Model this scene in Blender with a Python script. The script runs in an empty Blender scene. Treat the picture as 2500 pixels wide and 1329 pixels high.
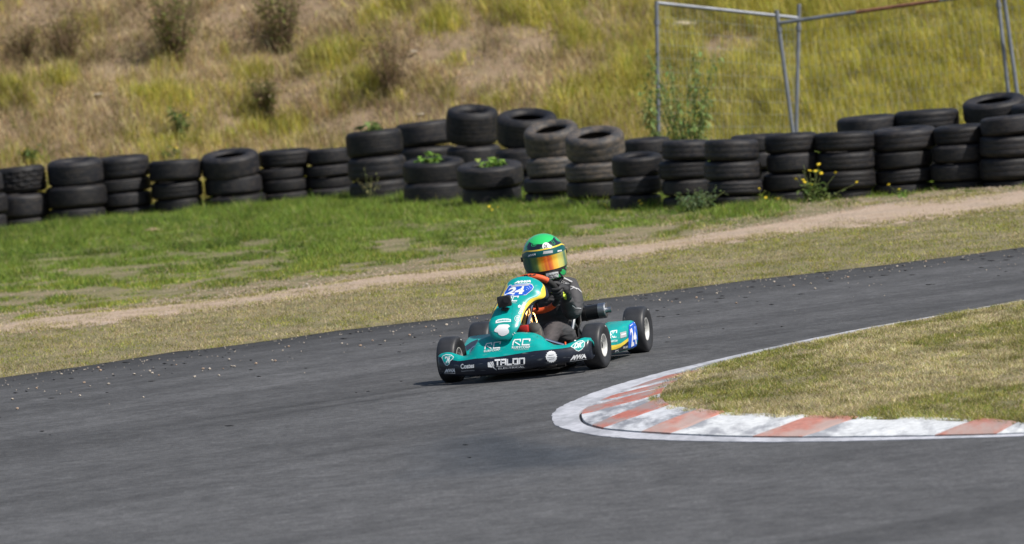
import bpy, bmesh, math, random
import numpy as np
from mathutils import Vector, Matrix
from mathutils.bvhtree import BVHTree

random.seed(7)
rng = np.random.default_rng(11)
scene = bpy.context.scene
COL = scene.collection

# ---------------------------------------------------------------- camera
FPX, CAM_H, SLOPE = 14930.0, 2.46, 0.09          # focal length in photo pixels, eye height, cross fall of the site
RHO = math.atan(SLOPE)
PITCH = math.atan(((664.5 + 40) + SLOPE * 1250) * math.cos(RHO) / FPX)
FWD = np.array([0, math.cos(PITCH), -math.sin(PITCH)])
UP0 = np.array([0, math.sin(PITCH), math.cos(PITCH)])
R0 = np.array([1.0, 0, 0])
CR = math.cos(RHO) * R0 - math.sin(RHO) * UP0
CU = math.sin(RHO) * R0 + math.cos(RHO) * UP0
CC = np.array([0, 0, CAM_H])
cam_d = bpy.data.cameras.new('camera')
cam_d.lens = FPX / 2500 * 36
cam_d.sensor_width = 36
cam_d.clip_start = 0.5
cam_d.clip_end = 3000
cam_d.dof.use_dof = True
cam_d.dof.focus_distance = 34.5
cam_d.dof.aperture_fstop = 5.0
cam = bpy.data.objects.new('camera', cam_d)
COL.objects.link(cam)
cam.matrix_world = Matrix(((CR[0], CU[0], -FWD[0], CC[0]), (CR[1], CU[1], -FWD[1], CC[1]),
                           (CR[2], CU[2], -FWD[2], CC[2]), (0, 0, 0, 1)))
scene.camera = cam

# ---------------------------------------------------------------- sky, sun, exposure
SUN_EL, SUN_AZ = math.radians(50), math.radians(32)     # from the right, a little from the camera's side
sun_vec = Vector((math.cos(SUN_EL) * math.cos(SUN_AZ), -math.cos(SUN_EL) * math.sin(SUN_AZ), math.sin(SUN_EL)))
world = bpy.data.worlds.new('World')
scene.world = world
world.use_nodes = True
wn = world.node_tree.nodes
sky = wn.new('ShaderNodeTexSky')
sky.sky_type = 'NISHITA'
sky.sun_disc = False
sky.sun_elevation = SUN_EL
sky.sun_rotation = math.atan2(sun_vec.x, sun_vec.y)
sky.dust_density = 1.5
wn['Background'].inputs['Strength'].default_value = 0.085
world.node_tree.links.new(sky.outputs[0], wn['Background'].inputs['Color'])
sun_d = bpy.data.lights.new('sun', 'SUN')
sun_d.energy = 4.6
sun_d.angle = math.radians(0.7)
sun_d.color = (1, 0.95, 0.87)
sun = bpy.data.objects.new('sun', sun_d)
COL.objects.link(sun)
sun.rotation_euler = (-sun_vec).to_track_quat('-Z', 'Y').to_euler()
scene.view_settings.view_transform = 'Standard'
scene.view_settings.look = 'None'
scene.view_settings.gamma = 1
scene.view_settings.exposure = 0.2
scene.view_settings.use_curve_mapping = False

# ---------------------------------------------------------------- helpers
def ray(px, py):
    v = FWD * FPX + CR * (px - 1250) - CU * (py - 664.5)
    return v / np.linalg.norm(v)

def G(px, py, z=0.0):                      # photo pixel -> point on the level z
    v = ray(px, py)
    return CC + v * ((z - CAM_H) / v[2])

def at(px, py, Y):                         # photo pixel -> point at the depth Y
    v = ray(px, py)
    return CC + v * (Y / v[1])

def tag(o, label=None, cat=None, group=None, kind=None):
    if label: o['label'] = label
    if cat: o['category'] = cat
    if group: o['group'] = group
    if kind: o['kind'] = kind
    return o

def link(name, me, mat=None, parent=None):
    o = bpy.data.objects.new(name, me)
    COL.objects.link(o)
    if mat is not None and me is not None:
        mats = mat if isinstance(mat, (list, tuple)) else [mat]
        if len(me.materials) == 0:
            for m in mats: me.materials.append(m)
    if parent is not None: o.parent = parent
    return o

def empty(name, loc=(0, 0, 0), parent=None):
    o = bpy.data.objects.new(name, None)
    o.empty_display_size = 0.1
    COL.objects.link(o)
    o.location = loc
    if parent is not None: o.parent = parent
    return o

def mesh_np(name, verts, faces, smooth=False, mats=None):
    me = bpy.data.meshes.new(name)
    me.from_pydata([tuple(map(float, v)) for v in verts], [], [tuple(map(int, f)) for f in faces])
    if mats is not None: me.polygons.foreach_set('material_index', mats)
    if smooth: me.polygons.foreach_set('use_smooth', [True] * len(me.polygons))
    me.update()
    return me

def grid_faces(nu, nv, closed_u=False, closed_v=False):
    f = []
    for i in range(nu if closed_u else nu - 1):
        for j in range(nv if closed_v else nv - 1):
            a, b = i * nv + j, ((i + 1) % nu) * nv + j
            c, d = ((i + 1) % nu) * nv + (j + 1) % nv, i * nv + (j + 1) % nv
            f.append((a, b, c, d))
    return f

def tri_mesh(name, verts, loops, nper, cols=None):
    """fast mesh: verts (N,3), loops flat index array, nper array of face sizes"""
    me = bpy.data.meshes.new(name)
    me.vertices.add(len(verts))
    me.vertices.foreach_set('co', np.ascontiguousarray(verts, dtype=np.float32).ravel())
    me.loops.add(len(loops))
    me.loops.foreach_set('vertex_index', np.ascontiguousarray(loops, dtype=np.int32))
    me.polygons.add(len(nper))
    starts = np.concatenate([[0], np.cumsum(nper)[:-1]]).astype(np.int32)
    me.polygons.foreach_set('loop_start', starts)
    if cols is not None:
        a = me.color_attributes.new('Col', 'FLOAT_COLOR', 'POINT')
        c = np.ones((len(verts), 4), np.float32)
        c[:, :3] = cols
        a.data.foreach_set('color', c.ravel())
    me.update(calc_edges=True)
    me.validate()
    return me

def hash2(ix, iy, seed):
    h = (ix.astype(np.int64) * 374761393 + iy.astype(np.int64) * 668265263 + seed * 1442695041) & 0x7fffffff
    h = ((h ^ (h >> 13)) * 1274126177) & 0x7fffffff
    return ((h ^ (h >> 16)) & 0xffff) / 65535.0

def vnoise(x, y, seed=0):
    x = np.asarray(x, float); y = np.asarray(y, float)
    ix, iy = np.floor(x), np.floor(y)
    fx, fy = x - ix, y - iy
    fx, fy = fx * fx * (3 - 2 * fx), fy * fy * (3 - 2 * fy)
    a, b = hash2(ix, iy, seed), hash2(ix + 1, iy, seed)
    c, d = hash2(ix, iy + 1, seed), hash2(ix + 1, iy + 1, seed)
    return (a * (1 - fx) + b * fx) * (1 - fy) + (c * (1 - fx) + d * fx) * fy

def fbm(x, y, seed=0, oct=3):
    s, a, t = 0, 1.0, 0
    for k in range(oct):
        s = s + a * vnoise(np.asarray(x) * 2 ** k, np.asarray(y) * 2 ** k, seed + k * 17)
        t += a; a *= .5
    return s / t

def in_poly(px, py, poly):
    inside = np.zeros(len(px), bool)
    n = len(poly)
    for i in range(n):
        x0, y0 = poly[i][0], poly[i][1]
        x1, y1 = poly[(i + 1) % n][0], poly[(i + 1) % n][1]
        if y0 == y1: continue
        c = ((y0 > py) != (y1 > py)) & (px < (x1 - x0) * (py - y0) / (y1 - y0) + x0)
        inside ^= c
    return inside

def resample(pts, n):
    p = np.array(pts, float)
    d = np.concatenate([[0], np.cumsum(np.linalg.norm(np.diff(p, axis=0), axis=1))])
    t = np.linspace(0, d[-1], n)
    return np.stack([np.interp(t, d, p[:, k]) for k in range(p.shape[1])], -1)

def smooth_line(pts, n, it=2):
    p = np.array(pts, float)
    for _ in range(it):
        q = [p[0]]
        for a, b in zip(p[:-1], p[1:]): q += [a * .75 + b * .25, a * .25 + b * .75]
        q.append(p[-1]); p = np.array(q)
    return resample(p, n)

def tube(bm, pts, r, seg=8, cap=True):
    pts = [Vector(p) for p in pts]
    rs = r if isinstance(r, (list, tuple)) else [r] * len(pts)
    rings = []
    prev = None
    for i, p in enumerate(pts):
        d = (pts[min(i + 1, len(pts) - 1)] - pts[max(i - 1, 0)]).normalized()
        if prev is None:
            n = d.orthogonal().normalized()
        else:
            n = (prev - d * prev.dot(d)).normalized()
        prev = n
        b = d.cross(n)
        rings.append([bm.verts.new(p + (n * math.cos(2 * math.pi * k / seg) + b * math.sin(2 * math.pi * k / seg)) * rs[i]) for k in range(seg)])
    for a, c in zip(rings[:-1], rings[1:]):
        for k in range(seg):
            bm.faces.new((a[k], a[(k + 1) % seg], c[(k + 1) % seg], c[k]))
    if cap:
        bm.faces.new(rings[0][::-1]); bm.faces.new(rings[-1])

def box(bm, c, s, rot=None, bevel=0):
    m = Matrix.Translation(Vector(c)) @ (rot.to_4x4() if rot is not None else Matrix.Identity(4)) @ Matrix.Diagonal((s[0], s[1], s[2], 1))
    r = bmesh.ops.create_cube(bm, size=1, matrix=m)
    if bevel:
        es = list({e for v in r['verts'] for e in v.link_edges})
        bmesh.ops.bevel(bm, geom=es, offset=bevel, segments=2, affect='EDGES', profile=.5)

def bm_mesh(name, bm, smooth=False, angle=None):
    me = bpy.data.meshes.new(name)
    bmesh.ops.recalc_face_normals(bm, faces=bm.faces)
    bm.to_mesh(me); bm.free()
    if smooth: me.polygons.foreach_set('use_smooth', [True] * len(me.polygons))
    if angle: me.set_sharp_from_angle(angle=math.radians(angle))
    return me

def bez(pts, n=12):
    return [Vector(p) for p in smooth_line([tuple(q) for q in pts], n)]

# ---------------------------------------------------------------- materials
def mat(name):
    m = bpy.data.materials.new(name)
    m.use_nodes = True
    return m, m.node_tree.nodes, m.node_tree.links, m.node_tree.nodes['Principled BSDF']

def plain(name, col, rough=.5, metal=0., coat=0., noise=0., nscale=30., bump=0., spec=.5):
    m, n, l, p = mat(name)
    p.inputs['Base Color'].default_value = (*col, 1)
    p.inputs['Roughness'].default_value = rough
    p.inputs['Metallic'].default_value = metal
    p.inputs['Coat Weight'].default_value = coat
    p.inputs['Coat Roughness'].default_value = .08
    p.inputs['Specular IOR Level'].default_value = spec
    if noise or bump:
        tc = n.new('ShaderNodeTexCoord'); t = n.new('ShaderNodeTexNoise')
        t.inputs['Scale'].default_value = nscale; t.inputs['Detail'].default_value = 4
        l.new(tc.outputs['Object'], t.inputs['Vector'])
        if noise:
            mx = n.new('ShaderNodeMix'); mx.data_type = 'RGBA'; mx.blend_type = 'MULTIPLY'
            mx.inputs[0].default_value = 1
            mx.inputs[6].default_value = (*col, 1)
            cr = n.new('ShaderNodeMapRange')
            cr.inputs['From Min'].default_value = .3; cr.inputs['From Max'].default_value = .7
            cr.inputs['To Min'].default_value = 1 - noise; cr.inputs['To Max'].default_value = 1 + noise
            l.new(t.outputs['Fac'], cr.inputs['Value'])
            l.new(cr.outputs[0], mx.inputs[7]); l.new(mx.outputs[2], p.inputs['Base Color'])
        if bump:
            b = n.new('ShaderNodeBump'); b.inputs['Strength'].default_value = bump; b.inputs['Distance'].default_value = .01
            l.new(t.outputs['Fac'], b.inputs['Height']); l.new(b.outputs[0], p.inputs['Normal'])
    return m

def ramp(n, l, src, stops, interp='LINEAR'):
    r = n.new('ShaderNodeValToRGB')
    r.color_ramp.interpolation = interp
    e = r.color_ramp.elements
    while len(e) < len(stops): e.new(.5)
    for q, (p, c) in zip(e, stops):
        q.position = p; q.color = (*c, 1) if len(c) == 3 else c
    l.new(src, r.inputs['Fac'])
    return r.outputs['Color']

def foliage_mat(name, transl=.35):
    m, n, l, p = mat(name)
    a = n.new('ShaderNodeVertexColor'); a.layer_name = 'Col'
    l.new(a.outputs['Color'], p.inputs['Base Color'])
    p.inputs['Roughness'].default_value = .65
    p.inputs['Specular IOR Level'].default_value = .25
    tr = n.new('ShaderNodeBsdfTranslucent'); l.new(a.outputs['Color'], tr.inputs['Color'])
    mx = n.new('ShaderNodeMixShader'); mx.inputs[0].default_value = transl
    l.new(p.outputs[0], mx.inputs[1]); l.new(tr.outputs[0], mx.inputs[2])
    l.new(mx.outputs[0], n['Material Output'].inputs['Surface'])
    return m

def soil_mat(name, c1, c2, c3, scale=3.0, bump=.6):
    m, n, l, p = mat(name)
    tc = n.new('ShaderNodeTexCoord')
    t = n.new('ShaderNodeTexNoise'); t.inputs['Scale'].default_value = scale; t.inputs['Detail'].default_value = 6
    l.new(tc.outputs['Object'], t.inputs['Vector'])
    t2 = n.new('ShaderNodeTexNoise'); t2.inputs['Scale'].default_value = scale * 22; t2.inputs['Detail'].default_value = 5
    l.new(tc.outputs['Object'], t2.inputs['Vector'])
    c = ramp(n, l, t.outputs['Fac'], [(.3, c1), (.5, c2), (.7, c3)])
    g = ramp(n, l, t2.outputs['Fac'], [(.3, (.55, .55, .55)), (.7, (1.3, 1.3, 1.3))])
    mx = n.new('ShaderNodeMix'); mx.data_type = 'RGBA'; mx.blend_type = 'MULTIPLY'; mx.inputs[0].default_value = 1
    l.new(c, mx.inputs[6]); l.new(g, mx.inputs[7]); l.new(mx.outputs[2], p.inputs['Base Color'])
    p.inputs['Roughness'].default_value = .95
    b = n.new('ShaderNodeBump'); b.inputs['Strength'].default_value = bump; b.inputs['Distance'].default_value = .02
    l.new(t2.outputs['Fac'], b.inputs['Height']); l.new(b.outputs[0], p.inputs['Normal'])
    return m

M = {}
M['foliage'] = foliage_mat('foliage')
M['soil_grass'] = soil_mat('soil_under_grass', (.14, .13, .06), (.21, .18, .095), (.27, .215, .13))
M['bank_soil'] = soil_mat('bank_soil', (.16, .12, .07), (.27, .195, .125), (.23, .18, .10))
M['gravel'] = soil_mat('gravel_sand', (.34, .25, .175), (.44, .335, .25), (.36, .285, .22), 2.0, .8)
M['stone'] = plain('stone', (.40, .29, .21), .9, noise=.35, nscale=9, bump=.5)
M['stone_pale'] = plain('pale_stone', (.46, .40, .33), .9, noise=.25, nscale=20)
M['marble_rubber'] = plain('rubber_crumbs', (.02, .02, .021), .8)
M['galv'] = plain('galvanised_steel', (.22, .235, .265), .5, .35, noise=.25, nscale=8)
M['rust'] = plain('rusty_steel', (.22, .10, .06), .8, .1, noise=.4, nscale=25)
M['wire'] = plain('fence_wire', (.36, .38, .40), .5, .3)

def asphalt_mat():
    m, n, l, p = mat('asphalt')
    a = n.new('ShaderNodeVertexColor'); a.layer_name = 'Col'
    tc = n.new('ShaderNodeTexCoord')
    fine = n.new('ShaderNodeTexNoise'); fine.inputs['Scale'].default_value = 38; fine.inputs['Detail'].default_value = 6; fine.inputs['Roughness'].default_value = .75
    l.new(tc.outputs['Object'], fine.inputs['Vector'])
    vo = n.new('ShaderNodeTexVoronoi'); vo.inputs['Scale'].default_value = 130
    l.new(tc.outputs['Object'], vo.inputs['Vector'])
    g = ramp(n, l, fine.outputs['Fac'], [(.25, (.45, .45, .45)), (.5, (1, 1, 1)), (.75, (1.75, 1.73, 1.7))])
    mx = n.new('ShaderNodeMix'); mx.data_type = 'RGBA'; mx.blend_type = 'MULTIPLY'; mx.inputs[0].default_value = 1
    l.new(a.outputs['Color'], mx.inputs[6]); l.new(g, mx.inputs[7])
    mid = n.new('ShaderNodeTexNoise'); mid.inputs['Scale'].default_value = 9; mid.inputs['Detail'].default_value = 4
    l.new(tc.outputs['Object'], mid.inputs['Vector'])
    g2 = ramp(n, l, mid.outputs['Fac'], [(.32, (.80, .80, .80)), (.68, (1.20, 1.20, 1.20))])
    m2 = n.new('ShaderNodeMix'); m2.data_type = 'RGBA'; m2.blend_type = 'MULTIPLY'; m2.inputs[0].default_value = 1
    l.new(mx.outputs[2], m2.inputs[6]); l.new(g2, m2.inputs[7])
    l.new(m2.outputs[2], p.inputs['Base Color'])
    p.inputs['Roughness'].default_value = .82
    p.inputs['Specular IOR Level'].default_value = .35
    b = n.new('ShaderNodeBump'); b.inputs['Strength'].default_value = .55; b.inputs['Distance'].default_value = .004
    l.new(vo.outputs['Distance'], b.inputs['Height']); l.new(b.outputs[0], p.inputs['Normal'])
    return m
M['asphalt'] = asphalt_mat()

def paint_mat(name, paint, under, lo, hi, sc=5.0):
    m, n, l, p = mat(name)
    tc = n.new('ShaderNodeTexCoord')
    t = n.new('ShaderNodeTexNoise'); t.inputs['Scale'].default_value = sc; t.inputs['Detail'].default_value = 8; t.inputs['Roughness'].default_value = .65
    mp = n.new('ShaderNodeMapping'); mp.inputs['Scale'].default_value = (1, .35, 1); mp.inputs['Rotation'].default_value = (0, 0, .5)
    l.new(tc.outputs['Object'], mp.inputs['Vector']); l.new(mp.outputs[0], t.inputs['Vector'])
    f = ramp(n, l, t.outputs['Fac'], [(lo, (0, 0, 0)), (hi, (1, 1, 1))])
    t2 = n.new('ShaderNodeTexNoise'); t2.inputs['Scale'].default_value = sc * 5; t2.inputs['Detail'].default_value = 5
    l.new(tc.outputs['Object'], t2.inputs['Vector'])
    pc = ramp(n, l, t2.outputs['Fac'], [(.3, tuple(.78 * c for c in paint)), (.65, tuple(min(1, 1.08 * c) for c in paint))])
    mx = n.new('ShaderNodeMix'); mx.data_type = 'RGBA'
    l.new(f, mx.inputs[0]); mx.inputs[6].default_value = (*under, 1); l.new(pc, mx.inputs[7])
    l.new(mx.outputs[2], p.inputs['Base Color'])
    p.inputs['Roughness'].default_value = .75
    b = n.new('ShaderNodeBump'); b.inputs['Strength'].default_value = .5; b.inputs['Distance'].default_value = .01
    l.new(t.outputs['Fac'], b.inputs['Height']); l.new(b.outputs[0], p.inputs['Normal'])
    return m
M['white_band'] = paint_mat('worn_white_paint_on_concrete', (.50, .51, .56), (.27, .28, .31), .38, .56, 4.5)
M['kerb_white'] = paint_mat('worn_white_kerb_paint', (.64, .66, .68), (.30, .31, .34), .39, .52, 6.0)
M['kerb_red'] = paint_mat('worn_red_kerb_paint', (.47, .20, .155), (.42, .30, .27), .40, .56, 6.0)

M['kerb_white_worn'] = paint_mat('scrubbed_white_kerb_paint', (.56, .58, .62), (.22, .23, .26), .44, .58, 7.0)
M['kerb_red_worn'] = paint_mat('scrubbed_red_kerb_paint', (.42, .14, .105), (.30, .22, .21), .43, .57, 7.0)

# ---------------------------------------------------------------- the setting
def asph_z(x, y):
    # the asphalt humps up a little where the line runs in towards the apex
    c0 = np.array([.56, 34.72]); ux = np.array([math.cos(.244), -math.sin(.244)]); uy = np.array([math.sin(.244), math.cos(.244)])
    dx = (np.asarray(x, float) - c0[0]) * ux[0] + (np.asarray(y, float) - c0[1]) * ux[1]
    dy = (np.asarray(x, float) - c0[0]) * uy[0] + (np.asarray(y, float) - c0[1]) * uy[1]
    return .026 * np.exp(-.5 * (dx / .34) ** 2 - .5 * (dy / .62) ** 2)
LEFT, RIGHT = -700, 3200
far_edge_px = [(-700, 1030), (0, 924), (217, 893), (433, 859), (500, 853), (700, 827), (820, 809), (1000, 788), (1194, 767), (1400, 740), (1600, 714), (1852, 682), (2158, 648), (2500, 605), (3200, 515)]
grav_lo_px = [(-700, 905), (0, 828), (217, 807), (450, 777), (700, 745), (884, 725), (1050, 703), (1236, 681), (1500, 650), (1700, 615), (1942, 585), (2212, 558), (2500, 522), (3200, 440)]
grav_hi_px = [(-700, 880), (0, 798), (325, 760), (614, 729), (780, 706), (916, 684), (1100, 664), (1268, 648), (1400, 628), (1600, 598), (1750, 573), (1888, 549), (2140, 502), (2500, 470), (3200, 395)]
FAR = np.array([G(*p)[:2] for p in far_edge_px])
GLO = np.array([G(*p)[:2] for p in grav_lo_px])
GHI = np.array([G(*p)[:2] for p in grav_hi_px])
TOE_X = np.array([-30, -9, -4.3, -1.4, .8, 3, 9, 30])
TOE_Y = np.array([63.4, 62.7, 62.4, 62.2, 61.9, 61.6, 61.2, 60.5])
def toe(x): return np.interp(x, TOE_X, TOE_Y)
def bank_h(x, y):
    x = np.asarray(x, float); y = np.asarray(y, float)
    d = y - toe(x)
    s = .49 * (np.log1p(np.exp(np.clip(d * 3, -40, 40))) / 3)
    w = np.clip(d / 1.5, 0, 1)
    s = s + w * (.5 * (fbm(x * .45, y * .45, 3, 2) - .5) + .22 * (fbm(x * 1.6, y * 1.6, 5, 3) - .5))
    top = 6.5 + .4 * np.sin(x * .2)
    return np.where(s > top - 1, top - np.exp(-(s - top + 1)), s)
def bank_hit(px, py):
    v = ray(px, py)
    lo, hi = 52.0, 80.0
    ys = np.linspace(lo, hi, 600)
    P = CC[None] + v[None] * (ys / v[1])[:, None]
    d = P[:, 2] - bank_h(P[:, 0], P[:, 1])
    k = int(np.argmax((d <= 0) & (ys > toe(P[:, 0]) + .05)))
    return P[k]

# the sheet under everything, out to the horizon
def sheet(name, x0, x1, y0, y1, z, nx, ny, m, hf=None):
    xs, ys = np.linspace(x0, x1, nx), np.linspace(y0, y1, ny)
    X, Y = np.meshgrid(xs, ys, indexing='ij')
    Z = np.full_like(X, z) if hf is None else hf(X, Y)
    me = mesh_np(name, np.stack([X.ravel(), Y.ravel(), Z.ravel()], -1), grid_faces(nx, ny), True)
    return tag(link(name, me, m), kind='structure')
sheet('ground', -1200, 1200, -400, 2000, -.06, 3, 3, M['soil_grass'])

# the asphalt: one sheet, its wear in the colour attribute
def build_asphalt():
    xs = np.concatenate([np.linspace(-40, -7, 8)[:-1], np.linspace(-7, 7, 320), np.linspace(7, 40, 8)[1:]])
    ys = np.concatenate([np.linspace(-5, 18, 8)[:-1], np.linspace(18, 48, 400), np.linspace(48, 60, 4)[1:]])
    X, Y = np.meshgrid(xs, ys, indexing='ij')
    x, y = X.ravel(), Y.ravel()
    a, b = G(2500, 690)[:2], G(0, 1050)[:2]
    d = (b - a) / np.linalg.norm(b - a)
    u, v = x * d[0] + y * d[1], -x * d[1] + y * d[0]
    base = .083 + .028 * (fbm(x * .8, y * .8, 21, 3) - .5) + .030 * (fbm(x * 6, y * 3, 23, 3) - .5)
    tint = np.stack([np.full_like(x, .99), np.ones_like(x), np.full_like(x, 1.045)], -1)
    st = fbm(u * .12, v * 2.6 + .5 * np.sin(u * .15), 31, 4)
    st2 = fbm(u * .3, v * 9, 37, 3)
    # rubbered line swinging in towards the apex: distance from an arc through the kart
    arc = np.array([G(*p)[:2] for p in [(-300, 1190), (200, 1110), (700, 1010), (1150, 935), (1560, 872), (2000, 800), (2500, 715)]])
    ya = np.interp(x, arc[:, 0], arc[:, 1])
    line = np.exp(-((y - ya) / 1.6) ** 2)
    streak = np.clip((st - .46) * 3.2, 0, 1) * .30 + np.clip((st2 - .56) * 4, 0, 1) * (.10 + .07 * line)
    streak = streak + .07 * line * fbm(u * .5, v * 4, 39, 2)
    # darker, rubbered strip along the outer edge
    fy = np.interp(x, FAR[:, 0], FAR[:, 1])
    de = fy - y
    edge = np.clip(1 - de / (1.3 + .9 * fbm(x * .5, y * .5, 41, 2)), 0, 1) ** 1.2
    # stained and sealed patch in front of the apex
    poly = [G(*p)[:2] for p in [(960, 1196), (985, 1120), (1010, 1075), (1200, 1042), (1260, 1066), (1452, 1098), (1592, 1112), (1460, 1132), (1256, 1158)]]
    patch = np.zeros_like(x); mott = fbm(x * 3.2, y * 1.4, 57, 3)
    for q in range(9):
        ox, oy = .05 * math.cos(q * 2.4) * (q / 4), .35 * math.sin(q * 2.4) * (q / 4)
        patch += in_poly(x + ox + .12 * (fbm(x * 5, y * 3, 51, 2) - .5), y + oy + .9 * (fbm(x * 2, y * 2, 52, 2) - .5), poly) / 9
    fade = np.clip((x - G(960, 1120)[0]) / .55, .25, 1)
    patch = patch * fade * (.20 + .26 * np.clip((mott - .36) * 4, 0, 1))
    # crack/seam lines in the foreground
    seam = np.zeros_like(x)
    for line, w in (([(1180, 1195), (1400, 1222), (1650, 1243), (2000, 1262), (2500, 1285)], .03), ([(0, 1210), (400, 1130), (900, 1060), (1250, 1010)], .06), ([(0, 1062), (500, 985), (980, 925)], .05), ([(0, 1100), (450, 1032), (900, 965), (1060, 940)], .05), ([(300, 1240), (700, 1130), (1100, 1045), (1330, 985)], .05), ([(1330, 985), (1480, 935), (1900, 835), (2500, 712)], .07), ([(0, 985), (600, 893), (1100, 822)], .06), ([(1500, 778), (2000, 712), (2500, 642)], .07), ([(1600, 1180), (2000, 1192), (2500, 1196)], .03)):
        L = np.array([G(*p)[:2] for p in line])
        yy = np.interp(x, L[:, 0], L[:, 1], left=1e3, right=1e3)
        seam = np.maximum(seam, np.exp(-((y - yy) / (w * 2.2)) ** 2) * .16)
    k = (1 - streak) * (1 - .5 * edge) * (1 - patch) * (1 - seam)
    col = (base * k)[:, None] * tint
    col[:, 2] *= 1 + .30 * patch; col[:, 0] *= 1 - .25 * patch
    me = mesh_np('race_track', np.stack([x, y, asph_z(x, y)], -1), grid_faces(len(xs), len(ys)), True)
    at_ = me.color_attributes.new('Col', 'FLOAT_COLOR', 'POINT')
    c4 = np.ones((len(x), 4), np.float32); c4[:, :3] = col
    at_.data.foreach_set('color', c4.ravel())
    tag(link('race_track', me, M['asphalt']), kind='structure')
build_asphalt()

# verge beyond the track: soil strip up to the bank, gravel path on it
def strip_mesh(name, A, B, zA, zB, n, cross, zfun, m):
    A, B = resample(A, n), resample(B, n)
    V = []
    for i in range(n):
        for j in range(cross):
            t = j / (cross - 1)
            p = A[i] * (1 - t) + B[i] * t
            V.append((p[0], p[1], zA * (1 - t) + zB * t + zfun(p[0], p[1], t)))
    return tag(link(name, mesh_np(name, V, grid_faces(n, cross), True), m), kind='structure')
def vz(x, y, t): return (.006 + .03 * float(fbm(x * .9, y * .9, 61, 2))) * min(1, t * 20)
FARJ = resample(FAR, 420)
FARJ[:, 1] += .10 * (fbm(FARJ[:, 0] * 2.2, FARJ[:, 0] * .3, 71, 3) - .5)
bx_ = np.linspace(-9, 10, 60)
BACK = np.stack([np.interp(np.linspace(0, 1, 60), [0, 1], [FAR[0, 0], FAR[-1, 0]]), toe(np.interp(np.linspace(0, 1, 60), [0, 1], [FAR[0, 0], FAR[-1, 0]])) + .6], -1)
strip_mesh('verge', FARJ, BACK, .0015, .02, 420, 24, vz, M['soil_grass'])
def gz(x, y, t): return vz(x, y, .5) - .012 + .022 * math.sin(math.pi * t) ** .5
strip_mesh('gravel_path', GLO, GHI, .01, .01, 200, 10, gz, M['gravel'])
sheet('bank', -26, 26, 52, 92, 0, 260, 200, M['bank_soil'], lambda X, Y: np.where(Y < toe(X) - .3, -.05, bank_h(X, Y) - .0))

# the hairpin kerb round the infield
outer_px = [(3200, 1030), (2495, 1066), (2311, 1071), (2050, 1078), (1820, 1080), (1620, 1075), (1500, 1069), (1420, 1058), (1364, 1044), (1346, 1028), (1347, 1012), (1362, 996), (1420, 970), (1480, 948), (1560, 924), (1660, 898), (1740, 880), (1830, 860), (1981, 827), (2132, 797), (2300, 769.5), (2453, 740.2), (3200, 613.5)]
inner_px = [(3200, 1024), (2495, 1060), (2311, 1065), (2050, 1069), (1820, 1069), (1620, 1061), (1480, 1051), (1436, 1041), (1418, 1031), (1412, 1016), (1416, 1003), (1460, 980), (1520, 955), (1600, 926), (1720, 892), (1770, 880), (1840, 862), (1985, 830), (2135, 799), (2455, 740), (3200, 613)]
grass_px = [(3200, 990), (2560, 1030), (2471, 1036), (2382, 1027), (2200, 1022), (2028, 1022), (1820, 1016), (1720, 1010), (1620, 998), (1602, 990), (1586, 975), (1590, 960), (1610, 940), (1680, 910), (1740, 890), (1800, 874), (1850, 862), (1990, 831), (2137, 800), (2457, 741), (3200, 614)]
NK = 260
OUT = smooth_line([G(*p, .002)[:2] for p in outer_px], NK)
INN = smooth_line([G(*p, .010)[:2] for p in inner_px], NK)
GRS = smooth_line([G(*p, .05)[:2] for p in grass_px], NK)
kerb = tag(empty('kerb', (float(INN[NK // 2, 0]), float(INN[NK // 2, 1]), 0)), kind='structure')
kerb.location = (0, 0, 0)
def build_kerb():
    j = .02 * (rng.random(NK) - .5)
    V = []
    for i in range(NK):
        o, q = OUT[i], INN[i]
        n = (q - o) / (np.linalg.norm(q - o) + 1e-6)
        o = o + n * j[i] * .6
        V += [(o[0], o[1], -.01), (o[0], o[1], .003), (*(o * .5 + q * .5), .0065), (q[0], q[1], .010), (q[0], q[1], -.01)]
    link('concrete_edging', mesh_np('concrete_edging', V, grid_faces(NK, 5)), M['white_band'], kerb)
build_kerb()
# blocks of the kerb: (outer start, outer end, inner start, inner end) in photo pixels, and the paint
blk_px = [((2434, 1062), (2520, 1058), (2471, 1036), (2550, 1030), 'w'),
          ((2292, 1064), (2434, 1062), (2380, 1028), (2471, 1036), 'r'),
          ((1948, 1068), (2292, 1064), (2070, 1024), (2380, 1028), 'w'),
          ((1834, 1068), (1948, 1068), (1948, 1022), (2070, 1024), 'r'),
          ((1626, 1060), (1834, 1068), (1754, 1013), (1948, 1022), 'w'),
          ((1566, 1055), (1626, 1060), (1696, 1006), (1754, 1013), 'r'),
          ((1466, 1047), (1566, 1055), (1602, 995), (1696, 1006), 'w'),
          ((1440, 1041), (1466, 1047), (1588, 979), (1602, 995), 'r'),
          ((1424, 1014), (1440, 1041), (1584, 968), (1588, 979), 'w'),
          ((1434, 996), (1424, 1014), (1583, 953), (1584, 968), 'r'),
          ((1470, 980), (1434, 996), (1598, 943), (1583, 953), 'w'),
          ((1500, 967), (1470, 980), (1612, 934), (1598, 943), 'r'),
          ((1545, 949), (1500, 967), (1648, 919), (1612, 934), 'w'),
          ((1640, 917), (1545, 949), (1700, 902), (1648, 919), 'r'),
          ((1770, 881), (1640, 917), (1795, 876), (1700, 902), 'w')]
def nearest_i(L, p): return int(np.argmin(((L - p) ** 2).sum(1)))
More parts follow.
